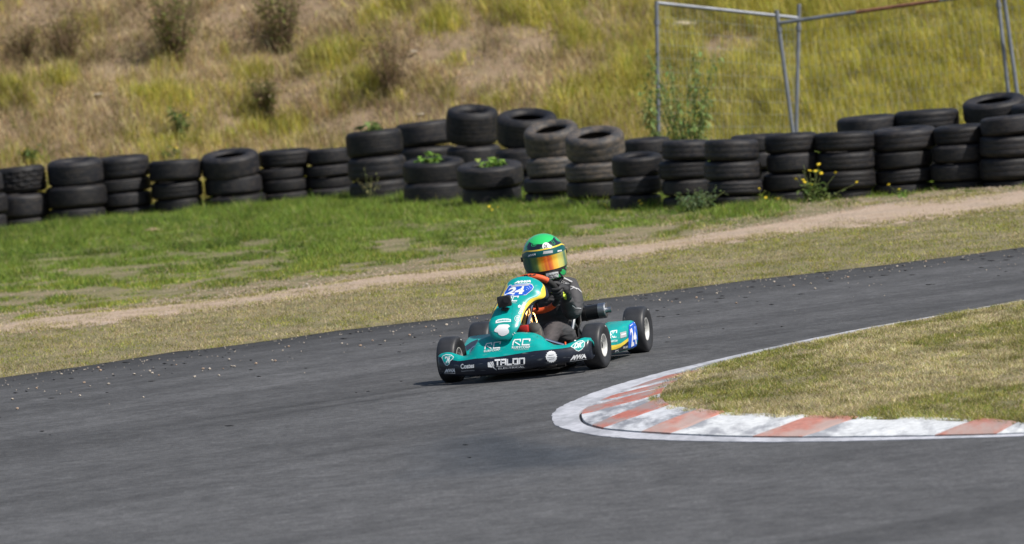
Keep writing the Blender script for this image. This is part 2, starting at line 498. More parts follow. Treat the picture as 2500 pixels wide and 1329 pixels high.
def build_blocks():
    for bi, (a, b, c, d, kind) in enumerate(blk_px):
        ia, ib = nearest_i(INN, G(*a, .011)[:2]), nearest_i(INN, G(*b, .011)[:2])
        ic, id_ = nearest_i(GRS, G(*c, .05)[:2]), nearest_i(GRS, G(*d, .05)[:2])
        n, cr = 14, 9
        ii = np.linspace(ia, ib, n); jj = np.linspace(ic, id_, n)
        idx = np.arange(NK)
        O_ = np.stack([np.interp(ii, idx, INN[:, k]) for k in (0, 1)], -1)
        I_ = np.stack([np.interp(jj, idx, GRS[:, k]) for k in (0, 1)], -1)
        off = rng.uniform(-.003, .004) + (.004 if kind == 'r' else 0)
        V = []
        for i in range(n):
            s = i / (n - 1)
            for k in range(cr):
                t = k / (cr - 1)
                tt = .04 + t * 1.1
                ss = min(max(s, .012), .988)
                p = O_[i] * (1 - tt) + I_[i] * tt
                hump = -.005 * (abs(s - .5) * 2) ** 10 - .006 * (.5 - .5 * math.cos(2 * math.pi * s * 2)) * (.3 if kind == 'r' else 1)
                z = .0135 + .036 * tt + (hump + off) * min(1, tt * 4) + .009 * min(1, tt * 4) * (float(fbm(p[0] * 9, p[1] * 5, 81, 2)) - .5)
                V.append((p[0], p[1], z))
        F = grid_faces(n, cr)
        nv = len(V)
        rim = [i * cr for i in range(n)] + [(n - 1) * cr + k for k in range(1, cr)] + [i * cr + cr - 1 for i in range(n - 2, -1, -1)] + [k for k in range(cr - 2, 0, -1)]
        for r_ in rim: V.append((V[r_][0], V[r_][1], -.01))
        for q in range(len(rim)):
            F.append((rim[q], rim[(q + 1) % len(rim)], nv + (q + 1) % len(rim), nv + q))
        o = link('kerb_block', mesh_np('kerb_block', V, F), M[('kerb_red' if kind == 'r' else 'kerb_white') + ('_worn' if bi >= 6 else '')], kerb)
        o['label'] = 'faded red kerb block' if kind == 'r' else 'chipped white kerb block'
build_blocks()
# infield soil
def build_infield():
    cen = G(2600, 900, .05)[:2]
    V, n, rings = [], NK, 14
    for i in range(n):
        for k in range(rings):
            t = (k / (rings - 1)) ** .8
            p = GRS[i] * (1 - t) + cen * t
            z = .052 + .05 * t * (1 - .3 * t) + .03 * (float(fbm(p[0] * 1.1, p[1] * .6, 91, 2)) - .5) * min(1, t * 6)
            if k == 0: z = .046
            V.append((p[0], p[1], z))
    o = link('infield', mesh_np('infield', V, grid_faces(n, rings), True), M['soil_grass'])
    tag(o, kind='structure')
    return cen
INF_C = build_infield()

# ---------------------------------------------------------------- grass
def blades1(name, P, h, w, lean, col, seed=0):
    """short mown grass: one triangle a blade"""
    N = len(P); r = np.random.default_rng(seed)
    ang = r.uniform(0, 2 * math.pi, N)
    sx, sy = np.cos(ang) * w * .5, np.sin(ang) * w * .5
    V = np.repeat(P[:, None, :], 3, 1).astype(np.float32)
    V[:, 0, 0] -= sx; V[:, 0, 1] -= sy; V[:, 1, 0] += sx; V[:, 1, 1] += sy
    L = np.linalg.norm(lean, axis=1)
    V[:, 2, 0] += lean[:, 0] * h; V[:, 2, 1] += lean[:, 1] * h; V[:, 2, 2] += h * np.clip(1 - .4 * L, .3, 1)
    C3 = np.repeat(col[:, None, :], 3, 1)
    return tri_mesh(name, V.reshape(-1, 3), np.arange(N * 3), np.full(N, 3), np.clip(C3.reshape(-1, 3), 0, 1))

def blades(name, P, h, w, lean, col, bend=.35, tipmul=1.15, seed=0):
    """P roots (N,3); h heights; w widths; lean (N,2) horizontal tip offset as a share of h"""
    N = len(P)
    r = np.random.default_rng(seed)
    ang = r.uniform(0, 2 * math.pi, N)
    sx, sy = np.cos(ang) * w * .5, np.sin(ang) * w * .5
    V = np.zeros((N, 5, 3), np.float32)
    V[:, 0] = P; V[:, 1] = P
    V[:, 0, 0] -= sx; V[:, 0, 1] -= sy
    V[:, 1, 0] += sx; V[:, 1, 1] += sy
    mid = P.copy()
    mid[:, 0] += lean[:, 0] * h * bend; mid[:, 1] += lean[:, 1] * h * bend; mid[:, 2] += h * .58
    V[:, 2] = mid; V[:, 3] = mid
    V[:, 2, 0] += sx * .8; V[:, 2, 1] += sy * .8
    V[:, 3, 0] -= sx * .8; V[:, 3, 1] -= sy * .8
    L = np.linalg.norm(lean, axis=1)
    tip = P.copy()
    tip[:, 0] += lean[:, 0] * h; tip[:, 1] += lean[:, 1] * h
    tip[:, 2] += h * np.clip(1.0 - .45 * L, .25, 1)
    V[:, 4] = tip
    base = (np.arange(N) * 5)[:, None]
    loops = (base + np.array([0, 1, 2, 3, 3, 2, 4])[None]).ravel()
    nper = np.tile([4, 3], N)
    C5 = np.repeat(col[:, None, :], 5, 1).astype(np.float32)
    C5[:, 4] *= tipmul
    me = tri_mesh(name, V.reshape(-1, 3), loops, nper, np.clip(C5.reshape(-1, 3), 0, 1))
    return me

def pick(r, n, table):
    """table: list of (weight array or scalar, colour)"""
    W = np.stack([np.broadcast_to(np.asarray(w, float), (n,)) for w, _ in table], -1)
    W = W / W.sum(1, keepdims=True)
    cs = np.cumsum(W, 1)
    k = (r.random(n)[:, None] > cs).sum(1).clip(0, len(table) - 1)
    c = np.array([c for _, c in table])[k]
    c = c * r.uniform(.75, 1.25, n)[:, None] * (1 + r.normal(0, .06, (n, 3)))
    return np.clip(c, .005, 1), k

STRAW = (.60, .49, .29); STRAW2 = (.48, .37, .21); DEAD = (.24, .165, .10); PINK = (.36, .23, .145)
YG = (.36, .36, .07); YG2 = (.45, .40, .11); OLIVE = (.22, .22, .055); LUSH = (.13, .22, .03); LUSH2 = (.18, .27, .045); DGREEN = (.06, .11, .025)

# patches of the bank, located from the photograph: centre x, y, radius x, y (photo pixels)
green_px = [(450, 300, 150, 70), (560, 250, 110, 50), (380, 240, 80, 40), (830, 165, 120, 55), (790, 140, 70, 40), (900, 205, 80, 50), (960, 30, 90, 40),
            (1080, 60, 60, 45), (1340, 40, 150, 60), (1420, 90, 80, 40), (1460, 250, 120, 60), (1400, 300, 160, 45), (20, 230, 45, 45), (150, 210, 60, 30),
            (620, 190, 60, 30), (1130, 150, 50, 25), (1760, 30, 100, 40), (460, 350, 160, 30), (640, 310, 60, 35), (700, 330, 70, 30), (1560, 200, 60, 80), (1990, 40, 200, 60)]
dark_px = [(430, 75, 70, 75), (690, 60, 65, 65), (165, 110, 55, 60), (955, 190, 60, 60), (60, 130, 50, 40), (655, 265, 40, 55), (870, 280, 60, 35), (1060, 250, 60, 40), (300, 60, 60, 50), (1100, 120, 60, 30), (1290, 130, 60, 40), (1700, 60, 60, 40)]
bare_px = [(730, 220, 110, 35), (1080, 120, 120, 40), (1190, 180, 110, 50), (90, 50, 80, 40), (560, 40, 70, 40), (780, 30, 80, 30), (900, 300, 90, 25), (1280, 100, 110, 40), (1780, 130, 100, 40), (300, 170, 80, 30)]
def to_bank(lst):
    out = []
    for x, y, rx, ry in lst:
        p = bank_hit(x, y); s = FPX / p[1]
        out.append((p[0], p[1], rx / s, ry / (s * .56)))
    return out
GREEN_B, DARK_B, BARE_B = to_bank(green_px), to_bank(dark_px), to_bank(bare_px)
def mask(lst, x, y, sharp=1.0):
    m = np.zeros_like(x)
    wob = 1 + .9 * (fbm(x * 1.7, y * 1.7, 101, 3) - .5)
    for cx, cy, rx, ry in lst:
        d = ((x - cx) / rx) ** 2 + ((y - cy) / ry) ** 2
        m = np.maximum(m, np.clip((1.35 - d * wob) * sharp, 0, 1))
    return m

def bank_grass():
    r = np.random.default_rng(5)
    n0 = 720000
    x = r.uniform(-7.5, 7.5, n0); d = r.uniform(-.3, 6.5, n0)
    y = toe(x) + d
    keep = (np.abs(x) < y * .104)
    x, y, d = x[keep], y[keep], d[keep]
    g = mask(GREEN_B, x, y, .8); dk = mask(DARK_B, x, y, .8); br = mask(BARE_B, x, y)
    right = np.clip((x - .9) / 1.3, 0, 1)                    # the right-hand half is one stand of tall grass
    nz = fbm(x * .9, y * .9, 111, 3); n2 = fbm(x * 2.3, y * 2.3, 117, 3)
    g = np.clip(np.maximum(g * np.clip((n2 - .2) * 3, .3, 1), right * np.clip((nz - .22) * 4, .45, 1) * (1 - .7 * br)), 0, 1)
    g = np.maximum(g, np.clip((n2 - .60) * 4, 0, .55) * (1 - br))
    dk = np.maximum(dk, np.clip((fbm(x * 1.4, y * 1.4, 119, 3) - .56) * 5, 0, .8) * (1 - right))
    toeg = np.clip(1 - d / 1.3, 0, 1) * (x < 1)
    g = np.maximum(g, toeg * .55)
    clump = fbm(x * 5, y * 5, 113, 2); c2 = fbm(x * 11, y * 11, 114, 2)
    dens = np.clip(.40 + .35 * g + .5 * (clump - .45) + .5 * (c2 - .5) - .22 * br, .06, 1)
    k = r.random(len(x)) < dens
    x, y, d, g, dk, br, right, clump, toeg, c2 = [a[k] for a in (x, y, d, g, dk, br, right, clump, toeg, c2)]
    n = len(x)
    dry = np.clip(1 - g, 0, 1)
    col, kind = pick(r, n, [(dry * 1.0 + .10 + .75 * right, (.58, .48, .27)), (dry * .8 + .10, (.45, .34, .195)), (dry * .45 + .8 * dk + .05, (.23, .165, .10)), (dry * .4 * (1 - right) + .35 * br, (.38, .27, .17)),
                            (g * 1.7 + .02, (.40, .38, .065)), (g * 1.5 + .04, (.54, .48, .11)), (g * .5 + .3 * dk + .07, (.22, .22, .05)), (g * .2 * (1 - .7 * right) + .10 * toeg + .02, (.22, .32, .05))])
    col = col * (.60 + .8 * fbm(x * 6, y * 6, 159, 2))[:, None]
    greenish = kind >= 4
    hk = .55 + .9 * clump * clump + .35 * c2
    h = np.where(greenish, r.uniform(.09, .26, n) + .14 * right * r.random(n), r.uniform(.05, .19, n)) * hk
    h *= (1 - .45 * br)
    stalk = (r.random(n) < .05) & (br < .5)
    h = np.where(stalk, r.uniform(.22, .42, n), h)
    col = np.where(stalk[:, None], col * .5 + np.array([.30, .25, .14]), col)
    w = np.where(greenish, r.uniform(.0035, .008, n), r.uniform(.003, .007, n))
    la = r.uniform(0, 2 * math.pi, n); lm = np.where(greenish, r.uniform(.1, .8, n), r.uniform(.4, 1.5, n))
    lean = np.stack([np.cos(la) * lm - .1, np.sin(la) * lm - .15], -1)
    P = np.stack([x, y, bank_h(x, y) - .01], -1)
    o = link('bank_grass', blades('bank_grass', P, h, w, lean, col * np.where(dk > .5, .95, 1.1)[:, None], seed=6), M['foliage'])
    tag(o, 'dry and yellow-green long grass covering the bank behind the tyres', 'grass', kind='stuff')
bank_grass()

def bvh_of(o):
    me = o.data
    return BVHTree.FromPolygons([o.matrix_world @ v.co for v in me.vertices], [p.vertices[:] for p in me.polygons])
BV_VERGE = bvh_of(bpy.data.objects['verge']); BV_INF = bvh_of(bpy.data.objects['infield'])
def drop(bv, x, y, dz=0.0, default=.03):
    z = np.empty(len(x))
    for i in range(len(x)):
        h = bv.ray_cast(Vector((x[i], y[i], 3)), Vector((0, 0, -1)))[0]
        z[i] = h.z if h is not None else default
    return z + dz

def verge_grass():
    r = np.random.default_rng(15)
    n0 = 1100000
    y = r.uniform(36, 62.5, n0); x = r.uniform(-1, 1, n0) * y * .104
    yf, yl, yhh = [np.interp(x, L[:, 0], L[:, 1]) for L in (FAR, GLO, GHI)]
    k = (y > yf - .02) & (y < toe(x) + .3)
    x, y, yf, yl, yhh = [a[k] for a in (x, y, yf, yl, yhh)]
    strip = y < yl
    gravel = (y >= yl) & (y < yhh)
    lush = y >= yhh
    t = np.where(lush, (y - yhh) / np.maximum(TYRE_Y(x) - yhh, .5), 0)
    nz = fbm(x * 1.1, y * .55, 121, 3); n3 = fbm(x * 3.1, y * 1.4, 127, 3); cl = fbm(x * 7, y * 4, 123, 2)
    rightdry = np.clip((x - .3) / 1.8, 0, 1)
    bare = lush * np.clip((.05 + .16 * np.clip((x + 1.6) / 1.5, 0, 1) + .50 * rightdry - t) * 3.5 + (n3 - .5) * 6, 0, 1) * (1 - .35 * rightdry)
    bare = np.maximum(bare, lush * np.clip((.10 - t) * 12, 0, 1) * np.clip((n3 - .35) * 4, 0, 1))
    dens = np.where(strip, .62 + .9 * (cl - .45), np.where(gravel, np.clip((n3 - .66) * 3, 0, .35) + .9 * np.exp(-((y - yl) / .8) ** 2) * (cl > .36) + .35 * (n3 > .55) + .6 * np.exp(-((y - yhh) / .5) ** 2) * (n3 > .48), (1 - .42 * bare) * (.85 + .7 * (cl - .45))))
    edge = np.exp(-((y - yf) / .16) ** 2)
    dens = dens + .5 * edge * (cl > .38)
    k = r.random(len(x)) < np.clip(dens, 0, 1)
    x, y, strip, gravel, lush, t, nz, n3, cl, rightdry, bare, edge = [a[k] for a in (x, y, strip, gravel, lush, t, nz, n3, cl, rightdry, bare, edge)]
    n = len(x)
    s_ = strip.astype(float); l_ = lush.astype(float); g_ = gravel.astype(float)
    gr = np.clip((nz - .40) * 3 + (n3 - .5) * 4 + .15 + 1.1 * rightdry, 0, 1)
    low = np.clip(1 - t / .38, 0, 1)
    shade = fbm(x * 2.2, y * 1.1, 143, 3)
    col, kind = pick(r, n, [(s_ * (.95 - .75 * gr) + .15 * g_ + .04 * l_ + .55 * l_ * bare, (.60, .50, .30)), (s_ * (.65 - .45 * gr) + .45 * l_ * bare + .04 * l_, (.38, .29, .17)),
                            (s_ * (.40 + 1.1 * gr) + .5 * edge + .12 * l_ + .8 * l_ * low + .2 * g_, (.38, .37, .065)), (s_ * (.4 + .6 * gr) + .3 * g_ + .3 * edge + .5 * l_ * bare, (.19, .185, .05)), (l_ * (1 - .6 * bare) * 1.1 * (1 - .6 * low) + .15 * s_ * gr, (.14, .225, .03)),
                            (l_ * (1 - .6 * bare) * .8 * (1 - .3 * low) + .3 * s_ * gr, (.22, .31, .05)), (l_ * np.clip((shade - .45) * 5, .05, 1.1) + .06 * g_ + .12 * s_, (.055, .10, .022))])
    col = col * (.62 + .76 * fbm(x * 9, y * 4.5, 151, 2))[:, None] * (.8 + .4 * fbm(x * 2.5, y * 1.2, 153, 2))[:, None]
    tall = np.clip((t - .5) * 3, 0, 1)
    tuft = fbm(x * 3.2, y * 2.0, 141, 3); tuft = np.clip((tuft - .35) * 3, .15, 1.7)
    h = np.where(lush, tuft * r.uniform(.035, .105, n) * (1 - .6 * bare) * (1 - .45 * low) + tall * r.uniform(.0, .07, n), r.uniform(.012, .034, n)) * (.6 + .8 * cl)
    w = np.where(lush, r.uniform(.004, .009, n), r.uniform(.003, .006, n))
    la = r.uniform(0, 2 * math.pi, n); lm = r.uniform(.3, 1.2, n)
    lean = np.stack([np.cos(la) * lm, np.sin(la) * lm], -1)
    z = drop(BV_VERGE, x, y, -.004) + np.where(gravel, .008, 0)
    z = np.where(y > toe(x) - .3, np.maximum(z, bank_h(x, y) - .01), z)
    o = link('verge_grass', blades1('verge_grass', np.stack([x, y, z], -1), h, w, lean, col, seed=16), M['foliage'])
    tag(o, 'lush green and dry mown grass between the asphalt and the tyre wall', 'grass', kind='stuff')
TYRE_Y = lambda x: np.interp(x, [-8, -4.3, -2.7, -.5, .8, 1.9, 4.2, 8], [61.5, 61, 60.6, 57.6, 55, 52, 51.5, 51.3])
verge_grass()

def infield_grass():
    r = np.random.default_rng(25)
    n0 = 1150000
    x = r.uniform(.5, 4.0, n0); y = r.uniform(27.5, 41, n0)
    k = (in_poly(x, y, GRS) | in_poly(x, y - .07, GRS) | in_poly(x - .03, y + .012, GRS)) & (np.abs(x) < y * .104)
    x, y = x[k], y[k]
    nz = fbm(x * 1.6, y * .8, 131, 3); n3 = fbm(x * 4, y * 1.8, 135, 3); cl = fbm(x * 11, y * 5, 133, 2)
    k = r.random(len(x)) < np.clip(.6 + 1.1 * (cl - .45) + .4 * (n3 - .5), .1, 1)
    x, y, nz, n3, cl = [a[k] for a in (x, y, nz, n3, cl)]
    n = len(x)
    gy = np.interp(x, GRS[:NK // 2][::-1, 0], GRS[:NK // 2][::-1, 1])
    near = np.exp(-((y - gy) / .45) ** 2)                    # greener along the near kerb
    gr = np.clip((nz - .47) * 6 + (n3 - .5) * 4 + .45 * near, 0, 1)
    col, kind = pick(r, n, [(1.35 - 1.1 * gr, (.70, .60, .38)), (.8 - .6 * gr, (.47, .38, .225)), (.32, (.20, .145, .085)), (.65 + .5 * gr, (.36, .345, .075)), (.55 + .7 * gr, (.22, .22, .05)), (.05 + .5 * gr * gr, (.12, .20, .032)), (.03 + .16 * gr * gr, (.05, .09, .02))])
    col = col * (.50 + 1.0 * fbm(x * 13, y * 6, 155, 2))[:, None] * (.8 + .4 * fbm(x * 3, y * 1.5, 157, 2))[:, None]
    h = r.uniform(.010, .034, n) * (.5 + 1.0 * cl) * (1 + .5 * near)
    w = r.uniform(.0022, .0048, n)
    la = r.uniform(0, 2 * math.pi, n); lm = r.uniform(.4, 1.5, n)
    lean = np.stack([np.cos(la) * lm, np.sin(la) * lm], -1)
    z = drop(BV_INF, x, y, -.003, .04)
    o = link('infield_grass', blades1('infield_grass', np.stack([x, y, z], -1), h, w, lean, col, seed=26), M['foliage'])
    tag(o, 'short dry mown grass inside the hairpin kerb', 'grass', kind='stuff')
infield_grass()

# ---------------------------------------------------------------- loose stones and rubber
def rock_mesh(name, seed, sub=1, flat=.6):
    bm = bmesh.new()
    bmesh.ops.create_icosphere(bm, subdivisions=sub, radius=.5)
    r = np.random.default_rng(seed)
    for v in bm.verts:
        v.co *= 1 + r.uniform(-.22, .22)
        v.co.z *= flat
    return bm_mesh(name, bm)
PEB = [rock_mesh('pebble', 200 + k, 1, .7) for k in range(5)]
for k, me in enumerate(PEB): me.materials.append(M['stone'] if k % 2 else M['stone_pale'])
def scatter_mesh(name, pts, sizes, flat, m, label, cat, rot=None, stretch=None):
    r = np.random.default_rng(77)
    if len(pts) > 800:
        base = mesh_np('tmp', [(.5, 0, 0), (0, .45, 0), (-.5, .05, 0), (0, -.5, 0), (.06, 0, .5 * flat), (0, .04, -.5 * flat)], [(0, 1, 4), (1, 2, 4), (2, 3, 4), (3, 0, 4), (1, 0, 5), (2, 1, 5), (3, 2, 5), (0, 3, 5)])
    else:
        base = rock_mesh('tmp', 300, 1, flat)
    bv = np.array([v.co[:] for v in base.vertices]); bf = np.array([p.vertices[:] for p in base.polygons])
    n = len(pts)
    a = r.uniform(0, 2 * math.pi, n) if rot is None else rot
    sv = np.ones((n, 3)) if stretch is None else stretch
    V = bv[None] * sv[:, None] * sizes[:, None, None] * (1 + r.uniform(-.2, .2, (n, len(bv), 1)))
    X = V[..., 0] * np.cos(a)[:, None] - V[..., 1] * np.sin(a)[:, None]
    Y = V[..., 0] * np.sin(a)[:, None] + V[..., 1] * np.cos(a)[:, None]
    V = np.stack([X, Y, V[..., 2]], -1) + pts[:, None]
    loops = (bf[None] + (np.arange(n) * len(bv))[:, None, None]).ravel()
    me = tri_mesh(name, V.reshape(-1, 3), loops, np.full(n * len(bf), 3))
    bpy.data.meshes.remove(base)
    return tag(link(name, me, m), label, cat, kind='stuff')
def loose():
    r = np.random.default_rng(41)
    # single pebbles one can pick out on the track (photo pixels)
    px = [(30, 977), (240, 900), (150, 915), (205, 936), (220, 945), (265, 940), (90, 950), (195, 968), (42, 1000), (372, 913), (366, 908), (245, 907), (328, 915), (388, 918), (475, 922), (535, 919),
          (496, 903), (512, 903), (545, 902), (565, 896), (572, 897), (625, 890), (665, 882), (672, 883), (534, 918), (350, 972), (705, 848), (560, 880), (430, 892), (690, 858), (742, 838), (910, 833), (835, 840),
          (880, 846), (890, 850), (940, 835), (1000, 820), (1090, 795), (1165, 779), (1172, 789), (1128, 815), (1075, 822), (1150, 800), (1040, 800), (1060, 808), (960, 812), (1700, 729), (1750, 718), (1798, 742),
          (1856, 668), (1890, 690), (1938, 699), (1990, 707), (2157, 648), (2190, 652), (2258, 652), (2305, 643), (2350, 630), (2070, 678), (1825, 702), (1660, 741), (1640, 738), (1610, 735), (2020, 682), (1980, 694), (2400, 625), (2260, 640)]
    for i, p in enumerate(px):
        g = G(*p)
        s = float(r.uniform(.010, .022))
        o = bpy.data.objects.new('pebble', PEB[i % 5]); COL.objects.link(o)
        o.location = (g[0], g[1], s * .3); o.scale = (s, s * float(r.uniform(.7, 1.2)), s); o.rotation_euler = (0, 0, float(r.uniform(0, 6)))
        tag(o, 'small pale pebble lying loose on the asphalt near its outer edge', 'pebble', 'pebbles thrown onto the track')
    # fine grit along the outer edge
    n = 500
    x = r.uniform(-5, 5.5, n); fy = np.interp(x, FAR[:, 0], FAR[:, 1]); y = fy - r.exponential(.7, n) - .02
    s = r.uniform(.004, .011, n)
    scatter_mesh('track_grit', np.stack([x, y, s * .3], -1), s, .7, M['stone_pale'], 'fine pale grit strewn along the outer edge of the asphalt', 'grit')
    # rubber crumbs
    n = 260
    x = r.uniform(-5, 5.5, n); fy = np.interp(x, FAR[:, 0], FAR[:, 1]); y = fy - r.exponential(1.5, n) - .02
    s = r.uniform(.010, .030, n)
    st = np.stack([r.uniform(1.2, 2.6, n), np.full(n, .5), np.full(n, .35)], -1)
    scatter_mesh('rubber_crumbs', np.stack([x, y, s * .15], -1), s, .6, M['marble_rubber'], 'black crumbs of tyre rubber scattered on the asphalt', 'rubber crumbs', r.normal(-.6, .6, n), st)
    # gravel of the path
    n = 40000
    x = r.uniform(-6, 6, n); yl, yh_ = np.interp(x, GLO[:, 0], GLO[:, 1]), np.interp(x, GHI[:, 0], GHI[:, 1])
    y = yl + (yh_ - yl) * np.clip(r.normal(.52, .24, n), -.3, 1.4)
    s = r.uniform(.007, .019, n) * (1 + (r.random(n) < .04) * .7)
    x2 = r.uniform(-6, 6, 16000); y2 = np.interp(x2, GHI[:, 0], GHI[:, 1]) + r.exponential(1.6, 16000) + .0
    ok = (fbm(x2 * 3.1, y2 * 1.4, 127, 3) > .5) & (y2 < TYRE_Y(x2) - .5)
    x, y, s = np.concatenate([x, x2[ok]]), np.concatenate([y, y2[ok]]), np.concatenate([s, r.uniform(.006, .016, ok.sum())])
    z = drop(BV_VERGE, x, y) + .006
    m, nn, l, p = mat('path_gravel')
    oi = nn.new('ShaderNodeNewGeometry')
    c = ramp(nn, l, oi.outputs['Random Per Island'], [(0, (.28, .20, .14)), (.4, (.45, .335, .25)), (.75, (.56, .45, .35)), (1, (.40, .36, .32))])
    l.new(c, p.inputs['Base Color']); p.inputs['Roughness'].default_value = .9
    scatter_mesh('path_gravel', np.stack([x, y, z], -1), s, .7, m, 'pinkish gravel of the path beyond the track', 'gravel')
loose()
for (px, py, s, nm, lab, mm) in [(1668, 76, .17, 'rock', 'large white rock lying on the bank behind the fence', 'stone_pale'), (1395, 310, .0, '', '', ''), (240, 235, .055, 'rock', 'small white stone on the left side of the bank', 'stone_pale'),
                             (800, 222, .05, 'rock', 'small white stone on bare soil in the middle of the bank', 'stone_pale'), (1030, 283, .05, 'rock', 'small white stone just above the tyre stacks', 'stone_pale'),
                             (1010, 130, .05, 'rock', 'small pale stone beside the dark bush high on the bank', 'stone_pale')]:
    if s == 0: continue
    p = bank_hit(px, py)
    o = link(nm, rock_mesh(nm, int(px), 2, .45), M[mm]); o.location = (p[0], p[1] - .05, p[2] + s * .4); o.scale = (s * 1.9, s, s)
    tag(o, lab, 'rock')
g = G(372, 577)
o = link('rock', rock_mesh('rock', 9, 2, .5), plain('pink_stone', (.42, .27, .21), .9, noise=.3, nscale=6)); o.location = (g[0], g[1], .05); o.scale = (.17, .12, .12)
tag(o, 'pinkish stone half sunk in the lush green grass', 'rock')

# ---------------------------------------------------------------- tyre wall
def rubber_mat(name, c, dust, amt, bumpy=.3):
    m, n, l, p = mat(name)
    tc = n.new('ShaderNodeTexCoord'); oi = n.new('ShaderNodeObjectInfo')
    ad = n.new('ShaderNodeVectorMath'); ad.operation = 'ADD'
    sc = n.new('ShaderNodeVectorMath'); sc.operation = 'SCALE'; sc.inputs['Scale'].default_value = 40
    cb = n.new('ShaderNodeCombineXYZ')
    for k in range(3): l.new(oi.outputs['Random'], cb.inputs[k])
    l.new(cb.outputs[0], sc.inputs[0]); l.new(tc.outputs['Object'], ad.inputs[0]); l.new(sc.outputs[0], ad.inputs[1])
    t = n.new('ShaderNodeTexNoise'); t.inputs['Scale'].default_value = 4; t.inputs['Detail'].default_value = 6; t.inputs['Roughness'].default_value = .6
    l.new(ad.outputs[0], t.inputs['Vector'])
    f = ramp(n, l, t.outputs['Fac'], [(.42, (0, 0, 0)), (.72, (amt, amt, amt))])
    mx = n.new('ShaderNodeMix'); mx.data_type = 'RGBA'
    l.new(f, mx.inputs[0]); mx.inputs[6].default_value = (*c, 1); mx.inputs[7].default_value = (*dust, 1)
    mu = n.new('ShaderNodeMix'); mu.data_type = 'RGBA'; mu.blend_type = 'MULTIPLY'; mu.inputs[0].default_value = 1
    br = n.new('ShaderNodeMapRange'); br.inputs['To Min'].default_value = .7; br.inputs['To Max'].default_value = 1.35
    l.new(oi.outputs['Random'], br.inputs['Value']); l.new(mx.outputs[2], mu.inputs[6]); l.new(br.outputs[0], mu.inputs[7])
    l.new(mu.outputs[2], p.inputs['Base Color'])
    p.inputs['Roughness'].default_value = .55
    p.inputs['Specular IOR Level'].default_value = .3
    t2 = n.new('ShaderNodeTexNoise'); t2.inputs['Scale'].default_value = 60; l.new(tc.outputs['Object'], t2.inputs['Vector'])
    b = n.new('ShaderNodeBump'); b.inputs['Strength'].default_value = bumpy; b.inputs['Distance'].default_value = .005
    l.new(t2.outputs['Fac'], b.inputs['Height']); l.new(b.outputs[0], p.inputs['Normal'])
    return m
M['rubber'] = rubber_mat('weathered_rubber', (.0105, .0112, .0145), (.06, .05, .042), .5)
M['rubber_grey'] = rubber_mat('grey_dusty_rubber', (.055, .054, .056), (.20, .155, .115), .75)

def tyre_mesh(name, style, m):
    """unit tyre: outer radius 1, half height 1 (z), axis z; hollow"""
    prof = [(.56, .52), (.55, .66), (.58, .80), (.68, .95), (.80, 1.0), (.90, .93), (.955, .80), (.985, .66)]
    tread = []
    zs = np.linspace(.60, -.60, 15)
    for i, z in enumerate(zs):
        rr = 1.0 - .012 * abs(z)
        if style == 'rib' and i % 3 == 1: rr -= .014
        if style == 'smooth' and i in (4, 10): rr -= .012
        tread.append((rr, z))
    prof = prof + tread + [(r, -z) for r, z in prof[::-1]]
    # inside of the casing
    prof = prof + [(.60, -.62), (.80, -.80), (.93, -.5), (.94, 0), (.93, .5), (.80, .80), (.60, .62)]
    seg = 48
    V, F = [], []
    n = len(prof)
    for k in range(seg):
        a = 2 * math.pi * k / seg
        for i, (r, z) in enumerate(prof):
            rr = r
            if style == 'block' and 8 <= i < 8 + 15:
                if ((k + (i // 4) * 2) % 4 == 0) or ((i - 8) % 4 == 2): rr -= .045
            V.append((rr * math.cos(a), rr * math.sin(a), z))
    F = grid_faces(seg, n, True, True)
    me = mesh_np(name, V, F, style != 'block')
    me.materials.append(m)
    return me
TY = {(s, c): tyre_mesh('tyre', s, M[c]) for s in ('rib', 'smooth', 'block') for c in ('rubber', 'rubber_grey') if not (s == 'block' and c == 'rubber_grey')}
ORD = ['first', 'second', 'third', 'fourth', 'fifth', 'sixth', 'seventh', 'eighth', 'ninth', 'tenth', 'eleventh', 'twelfth', 'thirteenth', 'fourteenth', 'fifteenth', 'sixteenth', 'seventeenth', 'eighteenth', 'nineteenth', 'twentieth', 'twenty-first', 'twenty-second']
